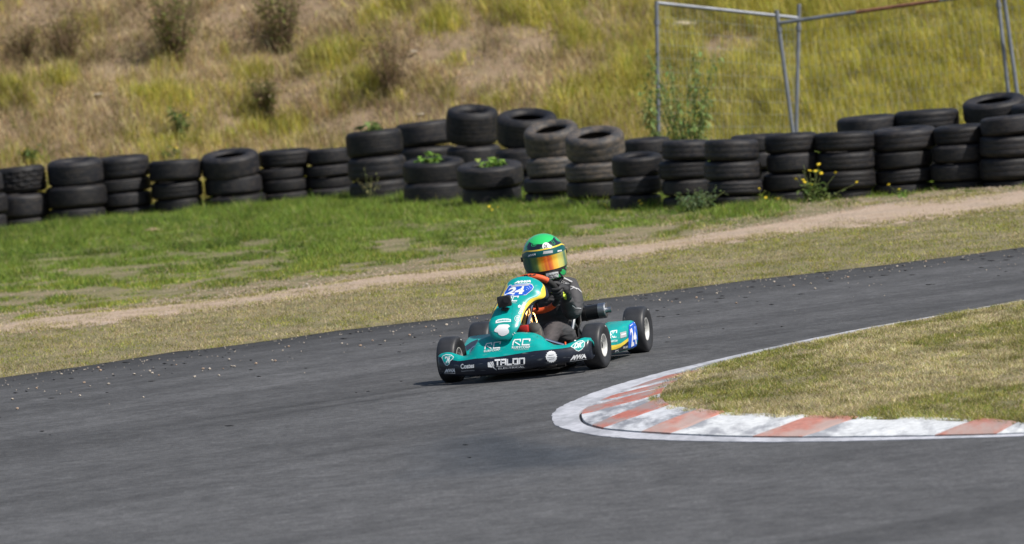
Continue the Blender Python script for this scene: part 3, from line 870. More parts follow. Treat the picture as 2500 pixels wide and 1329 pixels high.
# row, centre x, width, base y, top y (photo pixels), tyres as shares of the height from the top, lean to the right (deg), tilt of the top tyre (towards camera, right)
stacks = [
    ('f', -52, 130, 578, 432, (3, 3, 3), 0, (0, 0)), ('f', 56, 128, 562, 414, (3.4, 3.1, 1.4), 0, (-2, 0)), ('f', 190, 146, 551, 397, (3.3, 2.9, 2.1), 0, (5, 0)), ('f', 306, 130, 538, 388, (3, 1.9, 2, 1.7), 1, (1, 1)),
    ('f', 436, 127, 528, 397, (2.6, 2.1, 2), 2, (-2, 0)), ('f', 570, 143, 516, 380, (2.7, 2.2, 1.7), 0, (9, 0)), ('f', 698, 125, 502, 372, (2, 1.4, 1.5, 1.5), 1, (0, 1)), ('f', 812, 110, 492, 368, (2, 1.5, 1.4, 1.6), 2, (-2, 1)),
    ('f', 925, 142, 497, 325, (2.6, 2.4, 2.2), 1, (-2, -2)),
    ('b', 1040, 142, 478, 306, (2.4, 2.4, 2.2), 3, (-2, -2)), ('b', 1160, 138, 474, 280, (3.3, 2.2, 2.2), 3, (12, 4)), ('b', 1290, 146, 486, 295, (2.8, 2.2, 2.2), 3, (12, 3)),
    ('f', 1062, 158, 508, 398, (2.2, 2.4), 2, (6, 0)), ('f', 1198, 156, 514, 407, (2.2, 2.2), 2, (5, 1)),
    ('f', 1352, 142, 508, 322, (2.7, 1.9, 1.4, 1.4), 4, (15, -3)), ('f', 1456, 148, 518, 338, (2.6, 1.9, 1.7, 1.2), 4, (15, -2)), ('f', 1560, 120, 522, 384, (2, 1.8, 1.7), 3, (6, 0)),
    ('b', 1592, 128, 494, 346, (2, 2, 2, 1.5), 3, (0, 1)), ('f', 1676, 122, 517, 350, (2, 2, 1.7, 1.5), 4, (-1, 4)), ('f', 1795, 142, 517, 348, (2.3, 2.1, 1.6, 1.6), 4, (0, 3)), ('b', 1866, 140, 494, 338, (2, 2, 2, 1.5), 3, (-1, 1)),
    ('f', 1936, 136, 504, 333, (2.2, 2.2, 2, 1.6), 4, (0, 1)), ('f', 2070, 144, 494, 330, (2, 2, 2, 1.2), 3, (-1, 2)), ('b', 2132, 152, 470, 293, (2.3, 2, 2, 2), 3, (1, 0)), ('f', 2212, 158, 480, 321, (2.3, 1.9, 1.6, 1.2), 4, (2, 0)),
    ('b', 2280, 160, 458, 278, (2.3, 2.2, 2, 2), 3, (1, 1)), ('f', 2350, 140, 470, 314, (2.1, 2, 2, 1.2), 4, (0, 0)), ('b', 2440, 156, 446, 250, (2.3, 2.1, 2, 2), 3, (8, -2)), ('f', 2480, 148, 462, 290, (2, 2.3, 2.4, .8), 3, (0, 0)),
    ('b', 2560, 150, 440, 262, (2.3, 2.2, 2, 2), 3, (2, 0)), ('f', 2615, 150, 452, 284, (2, 2, 2, 1.5), 3, (0, 0))]
TOPS = {}
def build_tyres():
    r = np.random.default_rng(51)
    cnt = {'f': 0, 'b': 0}
    tot = {q: sum(1 for s in stacks if s[0] == q) for q in 'fb'}
    for si, (row, cx, w, by, ty, parts, lean, tilt) in enumerate(stacks):
        g = G(cx, by)
        if row == 'b': g = g + np.array([0, .18, 0])
        s = FPX / np.linalg.norm(g - CC)
        R = w / s / 2 * (1.07 if si < 9 else 1.035)
        base = Vector((g[0], g[1] + R * .9, .005))
        Ht = (by - ty) / s * 1.0 + R * .05
        unit = Ht / sum(parts)
        z = 0.0
        k0 = cnt[row]; cnt[row] += 1
        hs = [p * unit for p in parts][::-1]
        for lv, h in enumerate(hs):
            top = lv == len(hs) - 1
            grey = si in (14, 15) and lv >= len(hs) - 2
            style = 'block' if (si == 1 and top) else ('smooth' if r.random() < .35 or grey else 'rib')
            o = bpy.data.objects.new('tyre', TY[(style, 'rubber_grey' if grey else 'rubber')])
            COL.objects.link(o)
            off = math.tan(math.radians(lean)) * (z + h / 2)
            o.location = base + Vector((off + r.uniform(-.022, .022), r.uniform(-.02, .02), z + h / 2 + (R * .10 if top and max(tilt) > 10 else 0)))
            rr = R * (r.uniform(.93, 1.02) if r.random() < .8 else r.uniform(.88, .95))
            o.scale = (rr, rr, h / 2 * 1.0)
            tx = math.radians((tilt[0] if top else 0) + r.uniform(-1.8, 1.8)); tyy = math.radians((tilt[1] if top else lean * .4) + r.uniform(-1.8, 1.8))
            o.rotation_euler = (tx, tyy, r.uniform(0, 6.28))
            eu = Matrix.Rotation(tx, 4, 'X') @ Matrix.Rotation(tyy, 4, 'Y') @ Matrix.Rotation(float(r.uniform(0, 6.28)), 4, 'Z')
            o.rotation_euler = eu.to_euler()
            z += h
            lvl = 'top' if top else ('bottom' if lv == 0 else ORD[len(hs) - 1 - lv] + ' from the top')
            look = 'block-treaded black tyre' if style == 'block' else ('dusty grey worn tyre' if grey else 'weathered black tyre')
            rowt = 'front-row' if row == 'f' else 'back-row'
            o['label'] = f"{look}, {lvl} of the {ORD[k0]} {rowt} stack from the left" if lvl in ('top', 'bottom') else f"{look}, {lvl} in the {ORD[k0]} {rowt} stack from the left"
            o['category'] = 'tyre'; o['group'] = 'tyres stacked along the track'
        TOPS[si] = (base + Vector((math.tan(math.radians(lean)) * z, 0, z)), R)
build_tyres()

# ---------------------------------------------------------------- temporary fence panels
def fence_panel(label, lt, lb, rt, rb, Yl, Yr, rust=False, fl=.035, fr=.035):
    """photo pixels of the ends of the two posts, and the depth of each post"""
    a0, a1 = Vector(at(*lb, Yl)), Vector(at(*lt, Yl))
    b0, b1 = Vector(at(*rb, Yr)), Vector(at(*rt, Yr))
    root = empty('fence_panel', a0)
    tag(root, label, 'fence', 'temporary fence panels behind the tyres')
    def part(name, segs, rad, m, seg=8):
        bm = bmesh.new()
        for p, q in segs: tube(bm, [p - a0, q - a0], rad, seg)
        return link(name, bm_mesh(name, bm, True, 40), m, root)
    part('post', [(a0, a1)], .020, M['galv'], 10)
    part('post', [(b0, b1)], .020, M['galv'], 10)
    t0, t1 = a1.lerp(a0, fl), b1.lerp(b0, fr)
    if rust:
        part('top_rail', [(t0, t0.lerp(t1, .36))], .018, M['galv'], 10)
        part('top_rail', [(t0.lerp(t1, .74), t1)], .018, M['galv'], 10)
        part('rusty_rail', [(t0.lerp(t1, .36), t0.lerp(t1, .74))], .0182, M['rust'], 10)
    else:
        part('top_rail', [(t0, t1)], .018, M['galv'], 10)
    lo0, lo1 = a0.lerp(a1, .06), b0.lerp(b1, .06)
    part('bottom_rail', [(lo0, lo1)], .018, M['galv'], 8)
    segs = []
    for k in range(1, 13):
        f = k / 13
        segs.append((lo0.lerp(t0, f), lo1.lerp(t1, f)))
    for k in range(1, 34):
        f = k / 34
        segs.append((lo0.lerp(lo1, f), t0.lerp(t1, f)))
    w = part('wire_mesh', segs, .0015, M['wire'], 4)
    w['kind'] = 'stuff'
    part('coupler', [(a1.lerp(a0, .10), a1.lerp(a0, .125))], .028, M['galv'], 10)
    part('coupler', [(b1.lerp(b0, .12), b1.lerp(b0, .145))], .028, M['galv'], 10)
    return root
fence_panel('left galvanised fence panel with a top rail falling to the right', (1603, 2), (1610, 470), (1951, 10), (1941, 455), 58.2, 58.6, False, .012, .078)
fence_panel('middle fence panel with rust along its top rail', (1896, 25), (1953, 452), (2432, -45), (2480, 395), 58.3, 57.5, True, .075, .06)
fence_panel('right fence panel with only its leaning left post in view', (2444, -60), (2506, 392), (3000, -90), (3020, 340), 57.3, 56.8)

# ---------------------------------------------------------------- weeds, bushes
def leaf_set(r, P, size, col, droop=.3, elong=2.2, bushy=True):
    """N leaves as two-triangle kites: returns verts, loops, nper, cols"""
    N = len(P)
    az = r.uniform(0, 2 * math.pi, N); el = r.uniform(-.5, 1.0, N)
    d = np.stack([np.cos(az) * np.cos(el), np.sin(az) * np.cos(el), np.sin(el)], -1)
    s = np.cross(d, np.array([0, 0, 1.0])); s /= np.linalg.norm(s, axis=1, keepdims=True) + 1e-9
    nrm = np.cross(s, d)
    L = size * r.uniform(.6, 1.3, N); Wd = L / elong * .5
    V = np.zeros((N, 4, 3))
    V[:, 0] = P
    V[:, 1] = P + d * (L * .5)[:, None] + s * Wd[:, None] + nrm * (L * .06)[:, None]
    V[:, 2] = P + d * L[:, None] - np.array([0, 0, 1.0]) * (L * droop)[:, None]
    V[:, 3] = P + d * (L * .5)[:, None] - s * Wd[:, None] + nrm * (L * .06)[:, None]
    loops = ((np.arange(N) * 4)[:, None] + np.array([0, 1, 2, 3])[None]).ravel()
    C4 = np.repeat(col[:, None, :], 4, 1)
    return V.reshape(-1, 3), loops, np.full(N, 4), C4.reshape(-1, 3)

M['stem'] = plain('green_stem', (.16, .19, .06), .8)
M['twig'] = plain('dry_twig', (.17, .115, .07), .9)
M['flower'] = plain('yellow_petal', (.78, .60, .03), .6)
def plant(name, label, cat, base, H, spread, n_stem, n_leaf, leaf, cols, flowers=0, stem_r=.004, seed=0, group=None, stem_m='stem', leaf_low=.0, leaf_high=1.0, tilt=0., fl_r=.017, elong=2.2, curve=.5, fl_pts=None):
    r = np.random.default_rng(seed)
    root = empty(name, base)
    tag(root, label, cat, group)
    bm = bmesh.new()
    tips, pts_all = [], []
    for k in range(n_stem):
        a = r.uniform(0, 2 * math.pi); sp = spread * math.sqrt(r.random())
        hh = H * r.uniform(.55, 1.0) if k else H
        if fl_pts is not None and k < len(fl_pts):
            tip = Vector(fl_pts[k]) - Vector(base)
        else:
            tip = Vector((math.cos(a) * sp - hh * tilt, math.sin(a) * sp, hh))
        b0 = Vector((math.cos(a) * sp * .15, math.sin(a) * sp * .15, -.02))
        midp = b0.lerp(tip, .5) + Vector((math.cos(a), math.sin(a), 0)) * (-sp * .18 * curve) + Vector((0, 0, tip.z * .08))
        P = bez([b0, b0.lerp(midp, .6), midp, tip], 7)
        tube(bm, P, [stem_r * (1 - .6 * i / 6) for i in range(7)], 5)
        tips.append(tip); pts_all.append(np.array([p[:] for p in P]))
    link('stem', bm_mesh('stem', bm, True), M[stem_m], root)
    t = r.uniform(leaf_low, leaf_high, n_leaf); k = r.integers(0, n_stem, n_leaf)
    Q = np.zeros((n_leaf, 3))
    for i in range(n_leaf):
        A = pts_all[k[i]]; f = t[i] * 6; j = min(int(f), 5)
        Q[i] = A[j] * (1 - f + j) + A[j + 1] * (f - j)
    Q += r.normal(0, .012 + .03 * spread, (n_leaf, 3))
    Q[:, 2] = np.maximum(Q[:, 2], .005)
    c, _ = pick(r, n_leaf, cols)
    V, lo, npf, cc = leaf_set(r, Q, leaf, c, elong=elong)
    link('foliage', tri_mesh('foliage', V, lo, npf, np.clip(cc, 0, 1)), M['foliage'], root)
    for i in range(flowers):
        tip = tips[i % len(tips)]
        bm = bmesh.new()
        rad = fl_r * float(r.uniform(.8, 1.2))
        for q in range(6):
            a = q * math.pi / 3
            c0 = Vector((math.cos(a), math.sin(a), 0)); sd = Vector((-math.sin(a), math.cos(a), 0))
            vs = [bm.verts.new(p) for p in (Vector((0, 0, 0)), c0 * rad * .6 + sd * rad * .35 + Vector((0, 0, rad * .4)), c0 * rad + Vector((0, 0, rad * .25)), c0 * rad * .6 - sd * rad * .35 + Vector((0, 0, rad * .4)))]
            bm.faces.new(vs)
        bmesh.ops.create_icosphere(bm, subdivisions=1, radius=rad * .5, matrix=Matrix.Translation((0, 0, rad * .2)))
        f = link('flower', bm_mesh('flower', bm), M['flower'], root)
        f.location = tip + Vector(r.normal(0, .004, 3))
        f.rotation_euler = (float(r.uniform(-.4, .9)), float(r.uniform(-.5, .5)), 0)
    return root
GREENS = [(1, (.10, .17, .05)), (1, (.14, .22, .06)), (.6, (.07, .12, .04)), (.4, (.20, .26, .08))]
GREENS2 = [(1, (.16, .24, .075)), (1, (.22, .31, .10)), (.4, (.10, .16, .05)), (.6, (.30, .37, .14))]
BRIGHT = [(1, (.22, .38, .07)), (1, (.16, .30, .06)), (.5, (.30, .44, .10))]
BROWN = [(1, (.22, .155, .09)), (1, (.30, .215, .125)), (.7, (.17, .16, .055)), (.5, (.24, .22, .07))]

# tall fleabane-like weed at the left fence post
pt = at(1690, 470, 56.5); pt[2] = 0
plant('weed', 'tall leafy green weed growing at the foot of the fence', 'weed', Vector(pt) , 1.32, .40, 30, 1250, .085, GREENS2, seed=61, stem_r=.006, tilt=.04, elong=3.2)
pt = at(1618, 470, 57.3); pt[2] = 0
plant('creeper', 'thin green weed climbing the left fence post', 'weed', Vector(pt), 1.0, .08, 9, 330, .075, GREENS2, seed=62, tilt=.09, elong=3)
# mustard with yellow flowers in front of the right-hand stacks
mY = G(1936, 504)[1] - .22
fl = [at(x, y, mY) for x, y in [(1998, 404), (1977, 419), (1992, 419), (2004, 425), (2042, 423), (1946, 439), (1958, 440), (1964, 445), (1980, 450), (2093, 447), (2020, 491)]]
pt = at(1985, 500, mY); pt[2] = .01
plant('mustard_plant', 'green weed with a spray of yellow flowers in front of the right tyres', 'weed', Vector(pt), .35, .12, 14, 330, .05, [(1, (.20, .26, .09)), (1, (.13, .2, .06)), (.5, (.26, .30, .12))], flowers=11, seed=63, fl_pts=fl, leaf_high=.6, stem_r=.0035, elong=1.8, fl_r=.02)
for i, (x, y, fls, lab) in enumerate([(1190, 530, [(1192, 506), (1202, 513), (1216, 507), (1199, 524)], 'small yellow-flowered weed below the second low tyre stack'), (1475, 522, [(1475, 500), (1473, 516), (1482, 507)], 'small yellow-flowered weed before the dusty grey stacks'),
                               (1560, 520, [(1560, 489), (1566, 498)], 'thin yellow-flowered weed beside the short stack right of the grey tyres'), (1860, 512, [(1854, 462), (1868, 484), (1892, 485), (1902, 487)], 'thin yellow-flowered stalks between two right-hand tyre stacks'), (2200, 486, [(2197, 462), (2170, 452)], 'lone yellow-flowered stalk before the right-hand stacks')]):
    Yd = G(x, y)[1] - .25
    pt = G(x, y); pt[1] = Yd; pt[2] = .01
    plant('flower_weed', lab, 'weed', Vector(pt), .1, .05, len(fls) + 2, 60, .035, BRIGHT, flowers=len(fls), seed=70 + i, fl_pts=[at(a, b, Yd) for a, b in fls], leaf_high=.5, stem_r=.0025, fl_r=.016)
# weeds growing inside tyres
for si, lab, dx, dz in [(12, 'bright green weed sprouting inside the left low tyre stack', -.03, -.08), (13, 'bright green weed sprouting inside the right low tyre stack', .0, -.08), (8, 'small dark green weed on top of the big stack left of centre', .0, -.05)]:
    b, R = TOPS[si]
    plant('tyre_weed', lab, 'weed', b + Vector((dx, -.03, dz)), .13 if si != 8 else .10, .13, 9, 90, .085, BRIGHT if si != 8 else GREENS, seed=80 + si, elong=1.5)
pt = G(770, 492); plant('dock_weed', 'leafy bright green weed between the last stacks of the left row', 'weed', Vector(pt) + Vector((0, -.05, .12)), .12, .09, 6, 60, .06, BRIGHT, seed=91, elong=1.5)
pt = G(905, 500); plant('grass_stalks', 'pale seeding grass stalks before the big stack left of centre', 'weed', Vector(pt), .36, .14, 7, 60, .03, [(1, (.42, .38, .17)), (1, (.3, .3, .12))], seed=92, leaf_low=.6, stem_r=.003, elong=3)
pt = G(1700, 525); plant('thistle', 'grey-green weed clump before the tall stacks right of centre', 'weed', Vector(pt), .22, .26, 20, 300, .06, [(1, (.17, .24, .12)), (1, (.12, .19, .07))], seed=93, elong=2.5)
# weeds and dry bushes on the bank
bushes = [(432, 150, .62, .30, 'dark green and brown bush on the upper left of the bank', 'mix'), (690, 130, .66, .30, 'dark bush left of the middle, at the top of the bank', 'mix'), (165, 150, .42, .26, 'brown dry bush near the left edge of the bank', 'brown'),
          (960, 240, .52, .24, 'brown leafless bush in the middle of the bank', 'brown'), (655, 300, .34, .13, 'grey-brown upright weed above the left tyre row', 'mix'), (450, 345, .36, .14, 'green yellow-flowered weed above the left tyre row', 'fl'),
          (60, 165, .34, .2, 'low dry bush at the left edge of the bank', 'brown'), (80, 400, .16, .12, 'small yellow-flowered weed behind the leftmost stacks', 'fl'), (420, 400, .16, .10, 'small yellow-flowered weed behind the fourth left stack', 'fl')]
for i, (x, y, h, sp, lab, kind) in enumerate(bushes):
    p = bank_hit(x, y)
    if kind == 'brown': plant('dry_bush', lab, 'bush', Vector(p), h * 1.6, sp * 1.5, 70, 620, .045, BROWN, seed=100 + i, stem_m='twig', stem_r=.003, tilt=.06, leaf_low=.15)
    elif kind == 'mix': plant('bush', lab, 'bush', Vector(p), h * 1.45, sp * 1.5, 60, 950, .055, [(1, (.15, .17, .045)), (.8, (.20, .23, .06)), (1, (.24, .17, .10)), (.5, (.08, .11, .03))], seed=100 + i, stem_m='twig', tilt=.06)
    else: plant('flower_weed', lab, 'weed', Vector(p), h, sp, 9, 220, .06, GREENS, flowers=3, seed=100 + i, fl_r=.02, elong=1.7, tilt=.05)

# ================================================================ the kart
PSI = math.radians(14)
HALF_F, HALF_R, WB = .42, .465, .93
KE_X = np.array([math.cos(PSI), -math.sin(PSI), 0]); KE_Y = np.array([math.sin(PSI), math.cos(PSI), 0])
KO = G(1108, 932) + KE_X * HALF_F                       # ground below the middle of the front axle
BROLL = math.radians(1.4)                               # the frame leans out of the turn
BX = KE_X * math.cos(BROLL) + np.array([0, 0, math.sin(BROLL)]); BZ = -KE_X * math.sin(BROLL) + np.array([0, 0, math.cos(BROLL)])
ROLL = Matrix.Rotation(-BROLL, 4, 'Y')
def K(px, py, Y):                                       # photo pixel at the kart's own depth Y -> kart coordinates
    v = ray(px, py)
    p = CC + v * (((KO + KE_Y * Y - CC) @ KE_Y) / (v @ KE_Y)) - KO
    return Vector((float(p @ BX), Y, float(p @ BZ)))
kart = empty('go_kart', tuple(KO))
kart.rotation_euler = (0, 0, -PSI)
tag(kart, 'green and navy racing kart number 24 cornering on the asphalt', 'kart')

def kpart(name, me, m, parent=None, roll=True):
    if roll: me.transform(ROLL)
    return link(name, me, m, parent if parent is not None else kart)

def car_paint(name, col, rough=.28):
    m, n, l, p = mat(name)
    tc = n.new('ShaderNodeTexCoord')
    t = n.new('ShaderNodeTexNoise'); t.inputs['Scale'].default_value = 14; t.inputs['Detail'].default_value = 6; t.inputs['Roughness'].default_value = .7
    l.new(tc.outputs['Object'], t.inputs['Vector'])
    sc = n.new('ShaderNodeTexNoise'); sc.inputs['Scale'].default_value = 55; sc.inputs['Detail'].default_value = 5
    mp = n.new('ShaderNodeMapping'); mp.inputs['Scale'].default_value = (.25, 1, 1.6); mp.inputs['Rotation'].default_value = (.2, .5, .3)
    l.new(tc.outputs['Object'], mp.inputs['Vector']); l.new(mp.outputs[0], sc.inputs['Vector'])
    c1 = ramp(n, l, t.outputs['Fac'], [(.3, tuple(c * .86 for c in col)), (.7, tuple(min(1, c * 1.1) for c in col))])
    f = ramp(n, l, sc.outputs['Fac'], [(.60, (0, 0, 0)), (.76, (.38, .38, .38))])
    mx = n.new('ShaderNodeMix'); mx.data_type = 'RGBA'; l.new(f, mx.inputs[0]); l.new(c1, mx.inputs[6]); mx.inputs[7].default_value = (.35, .38, .38, 1)
    l.new(mx.outputs[2], p.inputs['Base Color'])
    rr = n.new('ShaderNodeMapRange'); rr.inputs['To Min'].default_value = rough - .06; rr.inputs['To Max'].default_value = rough + .14
    l.new(t.outputs['Fac'], rr.inputs['Value']); l.new(rr.outputs[0], p.inputs['Roughness'])
    return m
M['teal'] = car_paint('teal_bodywork', (.0, .33, .31))
M['navy'] = car_paint('navy_bodywork', (.010, .014, .026))
M['yellow'] = car_paint('yellow_bodywork', (.80, .60, .06))
M['white_print'] = plain('white_print', (.80, .82, .84), .4)
M['teal_print'] = plain('teal_print', (.0, .33, .31), .35)
M['blue_print'] = plain('blue_print', (.012, .10, .55), .35)
M['navy_print'] = plain('navy_print', (.012, .016, .03), .4)
M['black_print'] = plain('black_print', (.012, .012, .013), .5)
M['grey_print'] = plain('grey_print', (.42, .43, .45), .5)
M['red_print'] = plain('red_print', (.6, .08, .07), .5)
M['slick'] = plain('slick_rubber', (.026, .027, .031), .50, noise=.25, nscale=20)
M['rim'] = plain('cast_magnesium', (.62, .62, .60), .42, .25, noise=.1, nscale=30)
M['hub'] = plain('dark_hub', (.05, .05, .055), .4, .8)
M['chrome'] = plain('chrome', (.72, .73, .76), .16, 1.0)
M['gold'] = plain('gold_anodised', (.62, .36, .12), .3, 1.0)
M['black'] = plain('black_plastic', (.016, .016, .017), .42)
M['orange'] = plain('orange_suede', (.70, .095, .02), .62, noise=.15, nscale=60)
M['grip'] = plain('black_suede', (.02, .02, .021), .85)
M['exh'] = plain('black_exhaust_can', (.035, .037, .042), .32, .6)
M['frame'] = plain('black_frame_tube', (.02, .02, .022), .3, .4, .3)
M['alu'] = plain('brushed_aluminium', (.5, .51, .53), .35, 1.0)
M['red'] = plain('red_part', (.45, .03, .025), .4)

# ---- wheels
def lathe(prof, seg=48, closed=False):
    V = []
    for k in range(seg):
        a = 2 * math.pi * k / seg
        for x, r in prof: V.append((x, r * math.cos(a), r * math.sin(a)))
    return V, grid_faces(seg, len(prof), True, closed)
def make_wheel(cx, cy, R, w, rimr, steer, side):
    h = w / 2
    # rim dish; local +x is the kart's left
    prof = [(-h * .82, rimr), (-h * .80, rimr - .005), (-h * .55, rimr - .010), (-h * .1, rimr - .022), (side * h * .15, rimr - .030), (side * h * .1, .022), (side * h * .35, .020), (side * h * .35, .002)]
    lip = [(h * .82, rimr), (h * .84, rimr - .003), (h * .78, rimr - .007), (h * .55, rimr - .011), (-h * .05, rimr - .020)]
    V1, F1 = lathe(lip); V2, F2 = lathe([(-h * .82, rimr), (-h * .84, rimr - .003), (-h * .78, rimr - .007), (-h * .55, rimr - .011), (h * .05, rimr - .020)])
    V3, F3 = lathe([(side * h * .02, rimr - .018), (side * h * .0, .045), (side * h * .12, .026), (side * h * .38, .022), (side * h * .40, .001)])
    V, F = list(V1), list(F1)
    for Va, Fa in ((V2, F2), (V3, F3)):
        o = len(V); V += Va; F += [tuple(i + o for i in f) for f in Fa]
    me = mesh_np('wheel', V, F, True)
    wh = kpart('wheel', me, M['rim'], roll=False)
    gp = KO + KE_X * cx + KE_Y * cy
    wh.location = (cx, cy, R - .002 + float(asph_z(gp[0], gp[1])))
    wh.rotation_euler = (0, 0, steer)
    tp = [(-h * .80, rimr - .001), (-h * .86, rimr + .012), (-h * 1.0, rimr + (R - rimr) * .52), (-h * .97, R * .90), (-h * .88, R * .955), (-h * .74, R * .985), (-h * .45, R * .998), (0, R), (h * .45, R * .998), (h * .74, R * .985),
          (h * .88, R * .955), (h * .97, R * .90), (h * 1.0, rimr + (R - rimr) * .52), (h * .86, rimr + .012), (h * .80, rimr - .001)]
    V, F = lathe(tp, 56)
    t = link('tyre', mesh_np('tyre', V, F, True), M['slick'], wh)
    bm = bmesh.new()
    tube(bm, [(side * h * .2, 0, 0), (side * h * .62, 0, 0)], .017, 12)
    for k in range(3):
        a = k * 2.1 + .4
        tube(bm, [(side * h * .3, .033 * math.cos(a), .033 * math.sin(a)), (side * h * .46, .033 * math.cos(a), .033 * math.sin(a))], .006, 6)
    link('hub', bm_mesh('hub', bm, True, 40), M['hub'], wh)
    # printed mark on the sidewall
    V, F = [], []
    a0 = 1.2 if side > 0 else 1.9
    for k in range(5):
        a = a0 + k * .06
        for q in (.66, .72): V.append((h * 1.004, (rimr + (R - rimr) * q) * math.cos(a), (rimr + (R - rimr) * q) * math.sin(a)))
    F = grid_faces(5, 2)
    link('sidewall_mark', mesh_np('sidewall_mark', V, F), M['white_print'], wh)
    return wh
make_wheel(-HALF_F, 0, .1285, .112, .064, math.radians(-3), 1)
make_wheel(HALF_F, 0, .1285, .112, .064, math.radians(-3), 1)
make_wheel(-HALF_R, WB, .134, .128, .066, 0, 1)
make_wheel(HALF_R - .012, WB, .134, .128, .066, 0, 1)

# ---- front fairing
f_top = [(1070, 868), (1078, 863), (1091, 860), (1103, 861), (1115, 865), (1133, 870), (1145, 866), (1157, 849), (1169, 830), (1193, 819), (1230, 813), (1275, 811), (1305, 813), (1323, 821), (1335, 833), (1353, 842), (1377, 843), (1401, 834), (1425, 824), (1442, 825)]
f_mid = [(1074, 872), (1085, 874), (1103, 879), (1121, 882), (1160, 876), (1221, 871), (1305, 857), (1326, 855), (1371, 851), (1401, 846), (1425, 838), (1443, 829)]
f_bot = [(1078, 914), (1100, 917), (1160, 918), (1236, 911), (1311, 897), (1386, 885), (1447, 877)]
def f_yF(X): return -.335 + .135 * (abs(X - .01) / .46) ** 2.8
def f_dep(X):
    a = abs(X)
    return float(np.interp(a, [0, .14, .22, .30, .38, .46], [.17, .16, .12, .075, .055, .045]))
def to_curve(lst, yf):
    out = []
    for x, y in lst:
        X = 0
        for _ in range(4):
            p = K(x, y, yf(X)); X = p.x
        out.append((p.x, p.z))
    out.sort()
    return np.array(out)
cT, cM, cB = to_curve(f_top, lambda X: f_yF(X) + f_dep(X)), to_curve(f_mid, lambda X: f_yF(X) + .018), to_curve(f_bot, lambda X: f_yF(X) + .012)
def build_fairing():
    X0, X1 = -.446, .438
    n = 61
    rows = None
    V = []
    xs = np.linspace(X0, X1, n)
    cols = [(X0, .06), (X0 - .004, .03)] + [(x, 0.) for x in xs] + [(X1 + .004, .03), (X1, .06)]
    for x, back in cols:
        xq = min(max(x, X0), X1)
        zt, zm, zb = [float(np.interp(xq, c[:, 0], c[:, 1])) for c in (cT, cM, cB)]
        zm = min(zm, zt - .006)
        if back:
            zt -= .03 * back / .06; zm = min(zm, zt - .006); zb += .02 * back / .06
        yF = f_yF(xq) + back; yT = yF + f_dep(xq) * (1 if not back else .6)
        prof = [(yF + .09, zb + .012), (yF + .035, zb - .002), (yF + .012, zb), (yF + .001, zb + .16 * (zm - zb)), (yF - .003, zb + .45 * (zm - zb)), (yF + .002, zb + .78 * (zm - zb)), (yF + .014, zm - .003), (yF + .017, zm)]
        for t in (.15, .35, .55, .75, .9, 1.0):
            yy = yF + .017 + (yT - yF - .017) * t ** 1.15
            zz = zm + (zt - zm) * math.sin(t * math.pi / 2) ** .85
            prof.append((yy, zz))
        prof += [(yT + .014, zt - .004), (yT + .02, zt - .03)]
        rows = len(prof)
        for y, z in prof: V.append((x, y, z))
    F, mi = [], []
    nc = len(cols)
    for i in range(nc - 1):
        for j in range(rows - 1):
            F.append((i * rows + j, (i + 1) * rows + j, (i + 1) * rows + j + 1, i * rows + j + 1)); mi.append(0 if j < 7 else 1)
    me = mesh_np('front_fairing', V, F, True, mi)
    me.materials.append(M['navy']); me.materials.append(M['teal'])
    o = kpart('front_fairing', me, None)
    o['label'] = 'wide front fairing, teal above and navy below'
    md = o.modifiers.new('thick', 'SOLIDIFY'); md.thickness = .004; md.offset = -1
    return o
fairing = build_fairing()

